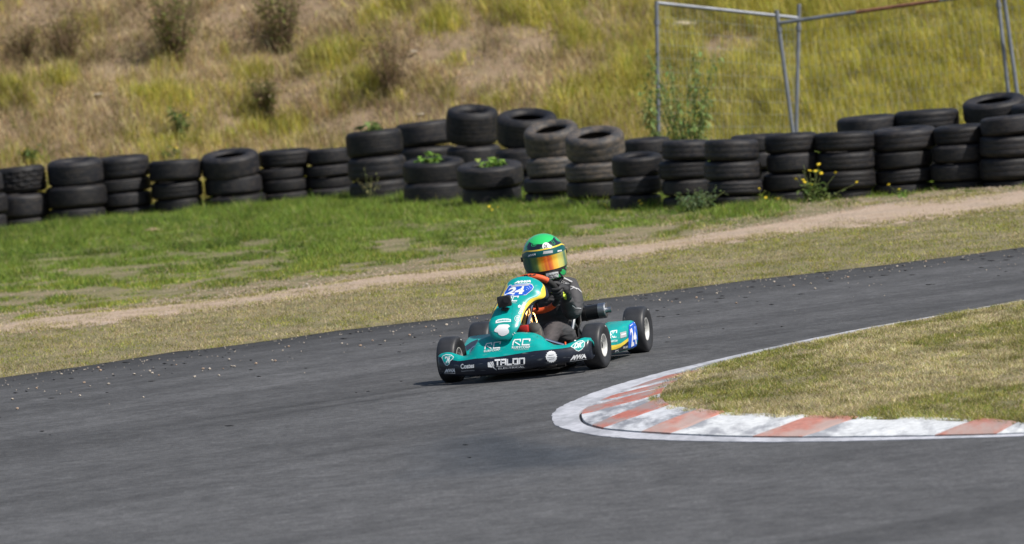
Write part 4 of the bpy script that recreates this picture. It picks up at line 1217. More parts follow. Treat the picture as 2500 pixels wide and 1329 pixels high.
# ---- nose panel
n_st = [((1214, 829), (1240, 830), -.292, .003), ((1201, 822), (1252, 821), -.286, .012), ((1195, 807), (1263, 805), -.272, .020), ((1195.5, 788), (1271, 790), -.240, .027), ((1204, 761), (1283, 765), -.175, .038), ((1211, 746), (1295, 749), -.125, .048),
        ((1218, 732), (1313, 735), -.080, .060), ((1225, 718), (1337, 729), -.040, .070), ((1231, 706), (1338, 717), -.020, .072), ((1238, 695), (1331, 702), .0, .062), ((1250, 684.5), (1315, 687), .015, .045), ((1267, 679), (1297, 679), .030, .03)]
def build_nose():
    L = np.array([K(*a, y)[:] for a, b, y, c in n_st]); Rr = np.array([K(*b, y)[:] for a, b, y, c in n_st]); bl = np.array([c for *_, c in n_st])
    T = np.linspace(0, len(n_st) - 1, 45)
    def cub(A):
        # Catmull-Rom through the stations
        out = []
        for t in T:
            i = min(int(t), len(A) - 2); f = t - i
            p0, p1, p2, p3 = A[max(i - 1, 0)], A[i], A[i + 1], A[min(i + 2, len(A) - 1)]
            out.append(.5 * ((2 * p1) + (-p0 + p2) * f + (2 * p0 - 5 * p1 + 4 * p2 - p3) * f ** 2 + (-p0 + 3 * p1 - 3 * p2 + p3) * f ** 3))
        return np.array(out)
    L, Rr, bl = cub(L), cub(Rr), cub(bl)
    V, F, mi = [], [], []
    nlo, ns = 21, 4
    for i, t in enumerate(T):
        lo = float(np.interp(t, [3.0, 4.2, 6, 7, 8.4, 9.4], [.985, .80, .70, .68, .78, .985]))
        hi = float(np.interp(t, [3.0, 4.2, 6, 7, 8.4, 9.4], [.993, .92, .885, .885, .92, .993]))
        ws = np.concatenate([np.linspace(-1, -hi, ns)[:-1], np.linspace(-hi, -lo, ns)[:-1], np.linspace(-lo, lo, nlo), np.linspace(lo, hi, ns)[1:], np.linspace(hi, 1, ns)[1:]])
        mid, hv = (L[i] + Rr[i]) / 2, (Rr[i] - L[i]) / 2
        for w in ws:
            b = bl[i] * (1 - .35 * abs(w) ** 2 - .65 * abs(w) ** 5)
            V.append(mid + hv * w + np.array([0, -b * .9, b * .25]))
    nw = len(ws)
    for i in range(len(T) - 1):
        for j in range(nw - 1):
            F.append((i * nw + j, i * nw + j + 1, (i + 1) * nw + j + 1, (i + 1) * nw + j))
            k = 0
            if 3.0 < (T[i] + T[i + 1]) / 2 < 9.4:
                q = min(j, nw - 2 - j)
                k = 2 if q < ns - 1 else (1 if q < 2 * (ns - 1) else 0)
            mi.append(k)
    me = mesh_np('nose_panel', V, F, True, mi)
    for q in ('teal', 'yellow', 'navy'): me.materials.append(M[q])
    o = kpart('nose_panel', me, None)
    o['label'] = 'tall teal nose panel with a blue number plate'
    md = o.modifiers.new('thick', 'SOLIDIFY'); md.thickness = .004; md.offset = 1
    return o
nose = build_nose()

# ---- side pods
def build_pod(side):
    secs = [(.16, .385, .135, .07), (.20, .412, .160, .058), (.30, .437, .176, .054), (.42, .457, .190, .053), (.55, .476, .203, .053), (.68, .493, .214, .053), (.725, .494, .212, .056), (.745, .486, .196, .07)]
    V = []
    for Y, xo, zt, zb in secs:
        xi = .315
        hh = zt - zb
        prof = [(xi, zb + .01), (xo - .02, zb), (xo - .004, zb + .012), (xo + .004, zb + hh * .30), (xo + .006, zb + hh * .6), (xo, zb + hh * .86), (xo - .010, zt - .006), (xo - .022, zt), (xi + .03, zt + .004), (xi, zt - .01)]
        for x, z in prof: V.append((side * x, Y, z))
    n = 10
    F = grid_faces(len(secs), n, False, True)
    F += [tuple(range(n)), tuple((len(secs) - 1) * n + k for k in range(n))[::-1]]
    if side < 0: F = [f[::-1] for f in F]
    me = mesh_np('side_pod', V, F, True)
    me.materials.append(M['teal'])
    me.set_sharp_from_angle(angle=math.radians(50))
    o = kpart('side_pod', me, None)
    o['label'] = 'teal side pod with a yellow swoosh and blue number plate' if side > 0 else 'teal side pod on the far side'
    return o
pod = build_pod(1); pod_r = build_pod(-1)

# ---- frame, floor, axles, seat, engine
def kb(name, fn, m, smooth=True, ang=40):
    bm = bmesh.new(); fn(bm)
    return kpart(name, bm_mesh(name, bm, smooth, ang), M[m])
def f_frame(bm):
    for s in (-1, 1):
        tube(bm, bez([(s * .14, -.24, .06), (s * .20, -.12, .055), (s * .26, .1, .05), (s * .28, .5, .05), (s * .25, .95, .07)], 14), .014, 8)
        tube(bm, [(s * .24, 0, .055), (s * .30, 0, .10)], .014, 8)
        tube(bm, bez([(s * .27, .2, .06), (s * .38, .22, .08), (s * .39, .4, .09), (s * .39, .68, .09), (s * .27, .7, .06)], 14), .011, 8)
    for y in (-.1, .15, .45, .8): tube(bm, [(-.26, y, .052), (.26, y, .052)], .013, 8)
    tube(bm, bez([(-.22, .93, .1), (-.42, 1.0, .1), (-.42, 1.14, .12), (0, 1.2, .13), (.42, 1.14, .12), (.42, 1.0, .1), (.22, .93, .1)], 24), .014, 8)
kb('frame', f_frame, 'frame')
kb('floor_tray', lambda bm: box(bm, (0, .16, .038), (.46, .62, .006)), 'black', False)
kb('front_axle', lambda bm: [tube(bm, [(s * .26, 0, .10), (s * .37, 0, .125)], .012, 8) for s in (-1, 1)] + [tube(bm, [(s * .30, -.02, .09), (s * .30, .02, .17)], .013, 8) for s in (-1, 1)], 'alu')
kb('rear_axle', lambda bm: tube(bm, [(-.46, WB, .136), (.46, WB, .136)], .018, 12), 'alu')
kb('tie_rod', lambda bm: tube(bm, [(.05, .06, .12), (.33, .05, .125)], .007, 8), 'chrome')
kb('tie_rod', lambda bm: tube(bm, [(.0, .06, .12), (-.33, .05, .125)], .007, 8), 'chrome')
kb('nose_bar', lambda bm: tube(bm, bez([K(1331, 829, -.13), K(1345, 834, -.12), K(1377, 843, -.1)], 8), .008, 8), 'chrome')
kb('front_bumper', lambda bm: [tube(bm, bez([K(1168, 843, -.12), K(1154, 848, -.13), K(1148, 860, -.14), K(1152, 872, -.14)], 10), .007, 8), tube(bm, [(-.2, -.2, .1), (.2, -.2, .1)], .010, 8)], 'chrome')
kb('steering_column', lambda bm: tube(bm, [K(1286, 818, -.06), K(1300, 738, .14)], .011, 10), 'chrome')
kb('column_support', lambda bm: [tube(bm, [K(1302, 800, .02), K(1290, 752, .08)], .008, 8), tube(bm, [K(1276, 805, .0), K(1288, 750, .08)], .008, 8)], 'gold')
kb('cable', lambda bm: [tube(bm, bez([K(1290, 760, .1), K(1303, 762, .1), K(1312, 790, .08), K(1309, 800, .05)], 10), .003, 6), tube(bm, bez([K(1280, 770, .05), K(1275, 800, .0), K(1282, 815, -.04)], 8), .004, 6)], 'gold')
kb('brake_cylinder', lambda bm: box(bm, K(1281, 803, -.05), (.05, .06, .04), None, .006), 'red')
kb('pedal', lambda bm: [tube(bm, [(.10, -.10, .06), (.10, -.09, .22)], .007, 8), box(bm, (.10, -.10, .215), (.07, .015, .03), None, .004)], 'alu')
kb('pedal', lambda bm: [tube(bm, [(-.10, -.10, .06), (-.10, -.09, .22)], .007, 8), box(bm, (-.10, -.10, .215), (.07, .015, .03), None, .004)], 'alu')
def f_seat(bm):
    # bucket seat: a shell lofted round the driver
    rows = [(.40, .05, .13), (.50, .045, .15), (.62, .05, .165), (.72, .10, .175), (.78, .20, .18), (.81, .30, .175), (.83, .38, .15)]
    ring = []
    for y, z, hw in rows:
        rr = []
        for k in range(13):
            a = -1 + 2 * k / 12
            lift = .10 * abs(a) ** 3 * (1 if y < .75 else .35)
            rr.append(bm.verts.new((.02 + hw * a, y - (.13 * abs(a) ** 2.5 if y > .7 else 0), z + lift)))
        ring.append(rr)
    for p, q in zip(ring[:-1], ring[1:]):
        for k in range(12): bm.faces.new((p[k], p[k + 1], q[k + 1], q[k]))
seat = kb('seat', f_seat, 'black', True, 60)
md = seat.modifiers.new('thick', 'SOLIDIFY'); md.thickness = .008
kb('seat_stay', lambda bm: [tube(bm, bez([K(1402, 772, .62), K(1400, 790, .60), K(1396, 812, .58), K(1393, 826, .56)], 8), .011, 8), tube(bm, bez([K(1402, 792, .62), K(1414, 806, .66), K(1422, 822, .7)], 8), .010, 8), tube(bm, bez([K(1398, 815, .5), K(1382, 826, .45), K(1364, 833, .42)], 8), .009, 8)], 'alu')
kb('seat_stay', lambda bm: [tube(bm, [(-.17, .72, .3), (-.26, .80, .08)], .010, 8)], 'alu')
kb('fuel_line', lambda bm: tube(bm, bez([K(1380, 836, .3), K(1381, 845, .28), K(1380, 852, .25)], 6), .005, 6), 'orange')
def f_engine(bm):
    box(bm, (-.225, .76, .13), (.12, .16, .13), None, .015)
    for k in range(5): box(bm, (-.225, .76, .205 + k * .012), (.11 - .006 * k, .13, .005), None, .002)
    box(bm, (-.215, .60, .17), (.10, .09, .08), None, .02)
kb('engine', f_engine, 'frame')
ex0, ex1, ex2, ex3 = K(1404, 770, .80), K(1463, 760, .80), K(1480.5, 757.5, .80), K(1493, 756, .80)
def f_can(bm):
    tube(bm, [ex0, ex0.lerp(ex1, .03), ex1], [.036, .043, .043], 28)
can = kb('exhaust_can', f_can, 'exh')
def sub(name, parent, fn, m, ang=40):
    bm = bmesh.new(); fn(bm)
    return kpart(name, bm_mesh(name, bm, True, ang), M[m], parent)
sub('end_cap', can, lambda bm: tube(bm, [ex1, ex1.lerp(ex2, .9), ex2], [.0445, .0445, .040], 28), 'alu')
sub('tail_pipe', can, lambda bm: [tube(bm, [ex2, ex3], .0165, 16)], 'alu')
sub('clamp', can, lambda bm: [tube(bm, [ex0.lerp(ex1, .42), ex0.lerp(ex1, .50)], .0465, 28), tube(bm, [ex0.lerp(ex1, .44) + Vector((0, -.03, .03)), ex0.lerp(ex1, .40) + Vector((-.0, -.02, .062))], .007, 8)], 'frame')
sub('header_pipe', can, lambda bm: tube(bm, bez([ex0, ex0 + Vector((-.06, .02, 0)), Vector((-.1, .82, .25)), Vector((-.22, .76, .2))], 14), .022, 12), 'exh')

# ---- steering wheel
SW_C = K(1304, 718, .17); SW_R = .135; SW_T = math.radians(40)
SW_U = Vector((0, -math.sin(SW_T), math.cos(SW_T))); SW_X = Vector((1, 0, 0)); SW_N = Vector((0, math.cos(SW_T), math.sin(SW_T)))
tw = math.radians(-4)
SW_X, SW_U = SW_X * math.cos(tw) + SW_U * math.sin(tw), SW_U * math.cos(tw) - SW_X * math.sin(tw)
def sw(a, r=SW_R, n=0.0): return SW_C + SW_X * (r * math.cos(a)) + SW_U * (r * math.sin(a)) + SW_N * n
def arc_tube(bm, a0, a1, rad):
    tube(bm, [sw(math.radians(a0 + (a1 - a0) * k / 20)) for k in range(21)], rad, 12)
swo = kb('steering_wheel', lambda bm: arc_tube(bm, 46, 134, .0175), 'orange')
sub('lower_rim', swo, lambda bm: arc_tube(bm, 226, 318, .0175), 'orange')
sub('grip', swo, lambda bm: arc_tube(bm, -42, 46, .0165), 'grip')
sub('grip', swo, lambda bm: arc_tube(bm, 134, 226, .0165), 'grip')
sub('spoke', swo, lambda bm: [tube(bm, [SW_C - SW_N * .02, sw(math.radians(a))], .009, 8) for a in (0, 180, 270)] + [tube(bm, [SW_C - SW_N * .03, SW_C + SW_N * .005], .045, 16)], 'black')

# ---- action camera on the nose
acam = empty('action_camera', tuple(KO)); acam.rotation_euler = (0, 0, -PSI)
tag(acam, 'small black action camera mounted on the kart nose', 'camera')
ac = K(1231.5, 736, -.225)
rz = Matrix.Rotation(math.radians(10), 3, 'Z') @ Matrix.Rotation(math.radians(-4), 3, 'Y')
def cpart(name, fn, m):
    bm = bmesh.new(); fn(bm)
    return kpart(name, bm_mesh(name, bm, True, 40), M[m], acam)
cpart('body', lambda bm: box(bm, ac, (.078, .042, .063), rz, .008), 'black')
cpart('lens', lambda bm: [tube(bm, [ac + rz @ Vector((.014, -.018, .008)), ac + rz @ Vector((.014, -.029, .008))], .021, 24), tube(bm, [ac + rz @ Vector((.014, -.028, .008)), ac + rz @ Vector((.014, -.031, .008))], .017, 24)], 'hub')
cpart('mount', lambda bm: [tube(bm, [ac + Vector((-.01, .0, -.03)), ac + Vector((.0, .012, -.055))], .008, 8), tube(bm, [ac + Vector((-.022, 0, -.045)), ac + Vector((.02, 0, -.045))], .007, 8), tube(bm, [ac + Vector((.0, .012, -.05)), ac + Vector((.0, .03, -.085))], .006, 8), box(bm, ac + Vector((0, .015, -.088)), (.03, .014, .012), None, .003)], 'black')

# ================================================================ the driver
driver = empty('person', tuple(KO)); driver.rotation_euler = (0, 0, -PSI)
tag(driver, 'kart driver in a black race suit and green helmet gripping the steering wheel', 'person')
def suit_mat(name, col, rough=.8):
    m, n, l, p = mat(name)
    tc = n.new('ShaderNodeTexCoord')
    t = n.new('ShaderNodeTexNoise'); t.inputs['Scale'].default_value = 7; t.inputs['Detail'].default_value = 2; t.inputs['Distortion'].default_value = .5
    mp = n.new('ShaderNodeMapping'); mp.inputs['Scale'].default_value = (1, .6, 2.2); l.new(tc.outputs['Object'], mp.inputs['Vector']); l.new(mp.outputs[0], t.inputs['Vector'])
    c = ramp(n, l, t.outputs['Fac'], [(.3, tuple(.8 * q for q in col)), (.7, tuple(1.2 * q for q in col))])
    l.new(c, p.inputs['Base Color']); p.inputs['Roughness'].default_value = rough
    b = n.new('ShaderNodeBump'); b.inputs['Strength'].default_value = .9; b.inputs['Distance'].default_value = .03
    l.new(t.outputs['Fac'], b.inputs['Height']); l.new(b.outputs[0], p.inputs['Normal'])
    return m
M['suit'] = suit_mat('black_race_suit', (.055, .054, .058))
M['trousers'] = suit_mat('faded_suit_legs', (.060, .052, .054))
M['glove'] = suit_mat('black_glove', (.030, .030, .033), .7)
M['fluo'] = plain('fluorescent_yellow', (.62, .75, .06), .6)
M['piping'] = plain('grey_piping', (.45, .45, .47), .6)
M['shoe'] = plain('grey_boot', (.06, .058, .056), .7, noise=.3, nscale=40)
M['sole'] = plain('boot_sole', (.11, .10, .085), .8, noise=.3, nscale=60)

def skin_mesh(name, joints, edges, root, sub=2):
    me = bpy.data.meshes.new(name)
    me.from_pydata([j[0] for j in joints], edges, [])
    o = bpy.data.objects.new(name, me); COL.objects.link(o)
    sk = o.modifiers.new('skin', 'SKIN'); sk.use_smooth_shade = True
    sb = o.modifiers.new('sub', 'SUBSURF'); sb.levels = sub; sb.render_levels = sub
    for i, v in enumerate(me.skin_vertices[0].data):
        r = joints[i][1]
        v.radius = (r, r) if not isinstance(r, tuple) else r
        v.use_root = (i == root)
    bpy.context.view_layer.update()
    dg = bpy.context.evaluated_depsgraph_get()
    out = bpy.data.meshes.new_from_object(o.evaluated_get(dg))
    bpy.data.objects.remove(o); bpy.data.meshes.remove(me)
    out.name = name
    out.polygons.foreach_set('use_smooth', [True] * len(out.polygons))
    return out
HC = K(1328, 625, .55)                                   # middle of the helmet
LW, RW = sw(math.radians(6), SW_R + .032, .022), sw(math.radians(206), SW_R + .03, .022)
j = [((.03, .68, .13), .115), ((.035, .67, .25), (.125, .10)), ((.045, .63, .36), (.13, .105)), ((.05, .60, .435), (.10, .085)), ((HC.x, .575, .495), .055), ((HC.x, .56, .55), .05),
     (tuple(K(1394, 701, .60)), .060), (tuple(K(1407, 735, .55)), .057), (tuple(K(1397, 770, .49)), .056), (tuple(K(1388, 752, .40)), .049), (tuple(LW.lerp(K(1397, 770, .49), .34)), .036),
     ((-.085, .60, .43), .060), ((-.14, .54, .36), .054), ((-.17, .46, .30), .052), ((-.15, .36, .36), .044), (tuple(RW.lerp(Vector((-.17, .46, .28)), .34)), .036),
     ((.095, .62, .125), .085), ((.125, .45, .19), .077), (tuple(K(1347, 806, .27)), .060), ((.115, .16, .17), .047), ((.10, .05, .13), .036),
     ((-.045, .62, .125), .085), ((-.07, .45, .19), .075), ((-.085, .28, .235), .058), ((-.08, .16, .17), .047), ((-.08, .05, .13), .036)]
e = [(0, 1), (1, 2), (2, 3), (3, 4), (4, 5), (3, 6), (6, 7), (7, 8), (8, 9), (9, 10), (3, 11), (11, 12), (12, 13), (13, 14), (14, 15), (0, 16), (16, 17), (17, 18), (18, 19), (19, 20), (0, 21), (21, 22), (22, 23), (23, 24), (24, 25)]
body_me = skin_mesh('body', j, e, 0)
body_me.materials.append(M['suit']); body_me.materials.append(M['trousers'])
for p in body_me.polygons:
    if p.center.y < .56 and p.center.z < .30 and abs(p.center.x - .02) < .2 and not (p.center.x > .17): p.material_index = 1
def dpart(name, me, m, parent=None):
    me.transform(ROLL)
    return link(name, me, m, parent if parent is not None else driver)
body = dpart('body', body_me, None)
body['label'] = 'black race suit with grey piping'

def glove(side):
    a0 = math.radians(6 if side > 0 else 206)
    ux = (SW_X * math.cos(a0) + SW_U * math.sin(a0)); ut = (SW_U * math.cos(a0) - SW_X * math.sin(a0)) * (1 if side > 0 else -1)
    c = sw(a0)
    def q(o, n, t): return tuple(c + ux * o + SW_N * n + ut * t)
    el = (K(1397, 770, .49) if side > 0 else Vector((-.17, .46, .28)))
    pm = Vector(q(.030, .024, .002))
    js = [(tuple(pm.lerp(el, .40)), .041), (tuple(pm.lerp(el, .17) + ux * .008), (.034, .030)), (tuple(pm), (.038, .025))]
    es = [(0, 1), (1, 2)]
    for k, t in enumerate((.034, .012, -.010, -.031)):
        ln = (.95, 1.05, 1.0, .85)[k]
        b0 = len(js)
        js += [(q(.031, .000, t), .0105), (q(.026, -.020 * ln, t * 1.03), .0105), (q(.004, -.028 * ln, t * 1.03), .0098), (q(-.019, -.020, t), .0092), (q(-.025 * ln, -.002, t), .0085)]
        es += [(2, b0)] + [(b0 + i, b0 + i + 1) for i in range(4)]
    b0 = len(js)
    js += [(q(.012, .030, .030), .0125), (q(-.010, .024, .044), .0105), (q(-.021, .010, .050), .009)]
    es += [(1, b0), (b0, b0 + 1), (b0 + 1, b0 + 2)]
    me = skin_mesh('glove', js, es, 0)
    g = dpart('glove', me, M['glove'])
    return g, q
gl, gq = glove(1); gr_, _ = glove(-1)

def boot(side):
    x = .10 if side > 0 else -.09
    bm = bmesh.new()
    secs = [((x, .06, .13), .038, .04), ((x, .025, .15), .040, .045), ((x - .005, -.015, .19), .038, .034), ((x - .008, -.03, .235), .036, .026), ((x - .010, -.036, .262), .026, .018)]
    rings = []
    for (c, w, d) in secs:
        rings.append([bm.verts.new((c[0] + w * math.cos(a), c[1] + d * math.sin(a) * .9, c[2] + d * math.sin(a) * .5)) for a in np.linspace(0, 2 * math.pi, 17)[:-1]])
    for p, q in zip(rings[:-1], rings[1:]):
        for k in range(16): bm.faces.new((p[k], p[(k + 1) % 16], q[(k + 1) % 16], q[k]))
    bm.faces.new(rings[-1]); bm.faces.new(rings[0][::-1])
    up = Matrix.Translation((0, 0, .012)) @ Matrix.Translation((x, 0, .15)) @ Matrix.Scale(1.15, 4) @ Matrix.Translation((-x, 0, -.15))
    bmesh.ops.transform(bm, matrix=up, verts=bm.verts)
    b = dpart('boot', bm_mesh('boot', bm, True), M['shoe'])
    bm = bmesh.new()
    cz = Matrix.Translation((x - .006, -.048, .205)) @ Matrix.Rotation(math.radians(72), 4, 'X') @ Matrix.Diagonal((.036, .062, .010, 1))
    bmesh.ops.create_uvsphere(bm, u_segments=20, v_segments=10, radius=1, matrix=up @ cz)
    dpart('sole', bm_mesh('sole', bm, True), M['sole'], b)
boot(1); boot(-1)

# ---- helmet
def helmet_mat():
    m, n, l, p = mat('helmet_livery')
    tc = n.new('ShaderNodeTexCoord')
    sp = n.new('ShaderNodeSeparateXYZ'); l.new(tc.outputs['Object'], sp.inputs[0])
    w = n.new('ShaderNodeTexWave'); w.inputs['Scale'].default_value = 4.2; w.inputs['Distortion'].default_value = 11; w.inputs['Detail'].default_value = 1.2; w.inputs['Detail Scale'].default_value = 2.2
    mp = n.new('ShaderNodeMapping'); mp.inputs['Rotation'].default_value = (.7, .5, .9); l.new(tc.outputs['Object'], mp.inputs['Vector']); l.new(mp.outputs[0], w.inputs['Vector'])
    c = ramp(n, l, w.outputs['Fac'], [(0, (.012, .018, .03)), (.30, (.014, .022, .035)), (.32, (.03, .50, .15)), (.36, (.03, .50, .15)), (.38, (.012, .02, .03)), (.52, (.012, .025, .035)), (.54, (.015, .30, .09)), (1, (.03, .48, .13))], 'LINEAR')
    # plain green crown
    def math_(op, a, b=None):
        q = n.new('ShaderNodeMath'); q.operation = op
        for i, v in enumerate((a, b)):
            if v is None: continue
            if isinstance(v, (int, float)): q.inputs[i].default_value = v
            else: l.new(v, q.inputs[i])
        return q.outputs[0]
    ex = math_('POWER', math_('DIVIDE', math_('ADD', sp.outputs['X'], .0), .073), 2.0)
    ey = math_('POWER', math_('DIVIDE', math_('ADD', sp.outputs['Y'], .015), .099), 2.0)
    r2 = math_('ADD', ex, ey)
    f = math_('LESS_THAN', r2, 1.0); up = math_('GREATER_THAN', sp.outputs['Z'], .03)
    f = math_('MULTIPLY', f, up)
    mx = n.new('ShaderNodeMix'); mx.data_type = 'RGBA'; l.new(f, mx.inputs[0]); l.new(c, mx.inputs[6]); mx.inputs[7].default_value = (.03, .55, .14, 1)
    # green chin flashes
    w2 = n.new('ShaderNodeTexWave'); w2.inputs['Scale'].default_value = 9; w2.inputs['Distortion'].default_value = 5
    mp2 = n.new('ShaderNodeMapping'); mp2.inputs['Rotation'].default_value = (.2, .9, .1); l.new(tc.outputs['Object'], mp2.inputs['Vector']); l.new(mp2.outputs[0], w2.inputs['Vector'])
    c2 = ramp(n, l, w2.outputs['Fac'], [(0, (.02, .44, .11)), (.74, (.03, .50, .13)), (.78, (.012, .02, .03)), (1, (.012, .02, .03))])
    low = math_('LESS_THAN', sp.outputs['Z'], -.074)
    m3 = n.new('ShaderNodeMix'); m3.data_type = 'RGBA'; l.new(low, m3.inputs[0]); l.new(mx.outputs[2], m3.inputs[6]); l.new(c2, m3.inputs[7])
    l.new(m3.outputs[2], p.inputs['Base Color'])
    p.inputs['Roughness'].default_value = .2; p.inputs['Coat Weight'].default_value = .6
    return m
M['helmet'] = helmet_mat()
def visor_mat():
    m, n, l, p = mat('iridium_visor')
    tc = n.new('ShaderNodeTexCoord'); sp = n.new('ShaderNodeSeparateXYZ'); l.new(tc.outputs['Object'], sp.inputs[0])
    t = n.new('ShaderNodeTexNoise'); t.inputs['Scale'].default_value = 40; t.inputs['Detail'].default_value = 3
    mp = n.new('ShaderNodeMapping'); mp.inputs['Scale'].default_value = (1, .2, .06); l.new(tc.outputs['Object'], mp.inputs['Vector']); l.new(mp.outputs[0], t.inputs['Vector'])
    mr = n.new('ShaderNodeMapRange'); mr.inputs['From Min'].default_value = -.1; mr.inputs['From Max'].default_value = .1
    l.new(sp.outputs['X'], mr.inputs['Value'])
    ad = n.new('ShaderNodeMath'); ad.operation = 'MULTIPLY_ADD'; ad.inputs[1].default_value = .42; l.new(t.outputs['Fac'], ad.inputs[0]); 
    sb = n.new('ShaderNodeMath'); sb.operation = 'SUBTRACT'; sb.inputs[1].default_value = .21; l.new(mr.outputs[0], sb.inputs[0]); l.new(sb.outputs[0], ad.inputs[2])
    c = ramp(n, l, ad.outputs[0], [(.0, (.06, .16, .12)), (.15, (.20, .34, .10)), (.26, (.95, .60, .05)), (.40, (1.0, .26, .03)), (.52, (.75, .12, .05)), (.62, (1.0, .30, .04)), (.76, (1.0, .70, .10)), (.90, (.75, .72, .22)), (1, (.2, .36, .22))])
    l.new(c, p.inputs['Base Color']); p.inputs['Metallic'].default_value = .55; p.inputs['Roughness'].default_value = .2
    return m
M['visor'] = visor_mat()
M['strip'] = plain('dark_teal_strip', (.0, .085, .085), .3)
def hel_pt(th, z, grow=0.0):
    """th: 0 in front; z height in metres; surface of the shell"""
    zt, zb = .128, -.128
    if z >= 0: s = math.sqrt(max(0, 1 - (z / zt) ** 2.15))
    else: s = 1 - .17 * (z / zb) ** 2.2
    a, b = .124 * s, .150 * s
    fx, fy = math.sin(th), -math.cos(th)
    front = max(0, math.cos(th))
    ch = .016 * front ** 2 * max(0, min(1, (-z - .02) / .06)) - .006 * front ** 2 * math.exp(-((z + .01) / .04) ** 2)
    k = 1 + (ch + grow) / .13
    return Vector((fx * a * k, (fy * b) * k, z + (grow * .6 * (z / zt) if z > 0 else 0)))
def build_helmet():
    zs = [-.128, -.122, -.11] + list(np.linspace(-.098, .09, 22)) + [.098, .106, .113, .119, .124, .127]
    seg = 56
    V = []
    for k in range(seg):
        th = 2 * math.pi * k / seg
        for i, z in enumerate(zs):
            p = hel_pt(th, z)
            if i == 0: p *= .88; p.z = -.126
            V.append(p)
    F = grid_faces(seg, len(zs), True)
    V.append(Vector((0, 0, .128))); n = len(zs)
    for k in range(seg): F.append((k * n + n - 1, ((k + 1) % seg) * n + n - 1, len(V) - 1))
    o = link('helmet', mesh_np('helmet', V, F, True), M['helmet'], driver)
    o['label'] = 'green and black full-face helmet with an orange mirrored visor'
    o.matrix_local = ROLL @ Matrix.Translation(HC) @ Matrix.Rotation(math.radians(20), 4, 'Z') @ Matrix.Rotation(math.radians(-5), 4, 'Y') @ Matrix.Rotation(math.radians(5), 4, 'X')
    def patch(name, th0, th1, zf, m, grow, nu=30, nv=8, parent=o):
        V = []
        for i in range(nu):
            u = i / (nu - 1); th = th0 + (th1 - th0) * u
            z0, z1 = zf(th)
            for q in range(nv):
                v = q / (nv - 1)
                V.append(hel_pt(th, z0 + (z1 - z0) * v, grow))
        return link(name, mesh_np(name, V, grid_faces(nu, nv), True), M[m], parent)
    D = math.radians
    def side_taper(th, lo, hi):
        e = max(0, abs(th) - D(60)) / D(28)
        return lo + .028 * e * 1.0, hi - .022 * e
    patch('visor_gasket', D(-92), D(92), lambda t: (side_taper(t, -.078, .060)), 'black', .0015)
    v = patch('visor', D(-80), D(80), lambda t: (side_taper(t, -.064, .050)), 'visor', .005)
    patch('sun_strip', D(-80), D(80), lambda t: (side_taper(t, .018, .050)[0] - .028 * max(0, abs(t) - D(60)) / D(28), side_taper(t, .016, .051)[1]), 'strip', .0065)
    patch('trim_line', D(-88), D(88), lambda t: (side_taper(t, 0, .052)[1], side_taper(t, 0, .059)[1]), 'yellow', .0068, 30, 3)
    patch('chin_vent', D(-34), D(34), lambda t: (-.088, -.078), 'black', .003, 16, 4)
    for s in (-1, 1):
        bm = bmesh.new(); c = hel_pt(s * D(90), .004, .004)
        tube(bm, [c - Vector((s * .004, 0, 0)), c + Vector((s * .006, 0, 0))], .014, 18)
        link('visor_pivot', bm_mesh('visor_pivot', bm, True, 40), M['black'], o)
    return o, v
helmet, visor = build_helmet()

# ================================================================ lettering and stickers
bpy.context.view_layer.update()
DG = bpy.context.evaluated_depsgraph_get()
_bv = {}
def world_bvh(o):
    if o.name not in _bv:
        ev = o.evaluated_get(DG); me = ev.to_mesh()
        mw = o.matrix_world
        _bv[o.name] = BVHTree.FromPolygons([mw @ v.co for v in me.vertices], [p.vertices[:] for p in me.polygons])
        ev.to_mesh_clear()
    return _bv[o.name]
CCV = Vector(CC)
def lay(name, V2, F2, target, m, off=.0022):
    """lay a flat print (photo pixel outline) onto the surface of target"""
    bv = world_bvh(target)
    inv = target.matrix_world.inverted()
    V, ok = [], []
    for x, y in V2:
        d = Vector(ray(x, y))
        h, n, i, t = bv.ray_cast(CCV, d)
        if h is None: V.append(None); continue
        if n.dot(d) > 0: n = -n
        V.append(inv @ (h + n * off))
    idx, W = {}, []
    for i, v in enumerate(V):
        if v is not None: idx[i] = len(W); W.append(v)
    F = [tuple(idx[i] for i in f) for f in F2 if all(i in idx for i in f)]
    if not F: return None
    return link(name, mesh_np(name, W, F), M[m], target)
def qmap(uv, quad):
    TL, TR, BR, BL = [np.array(q, float) for q in quad]
    out = []
    for u, v in uv:
        out.append((TL * (1 - u) * v + TR * u * v + BR * u * (1 - v) + BL * (1 - u) * (1 - v)))
    return out
def text2d(s, bold=0.0, shear=0.0):
    c = bpy.data.curves.new('t', 'FONT'); c.body = s; c.offset = bold; c.shear = shear; c.resolution_u = 3
    o = bpy.data.objects.new('t', c); COL.objects.link(o)
    bpy.context.view_layer.update()
    me = bpy.data.meshes.new_from_object(o.evaluated_get(bpy.context.evaluated_depsgraph_get()))
    V = np.array([v.co[:2] for v in me.vertices]); F = [tuple(p.vertices) for p in me.polygons]
    bpy.data.objects.remove(o); bpy.data.curves.remove(c); bpy.data.meshes.remove(me)
    lo, hi = V.min(0), V.max(0)
    return (V - lo) / (hi - lo), F
def text(s, quad, target, m='white_print', bold=.0, shear=0., off=.0024, name='lettering'):
    V, F = text2d(s, bold, shear)
    return lay(name, qmap(V, quad), F, target, m, off)
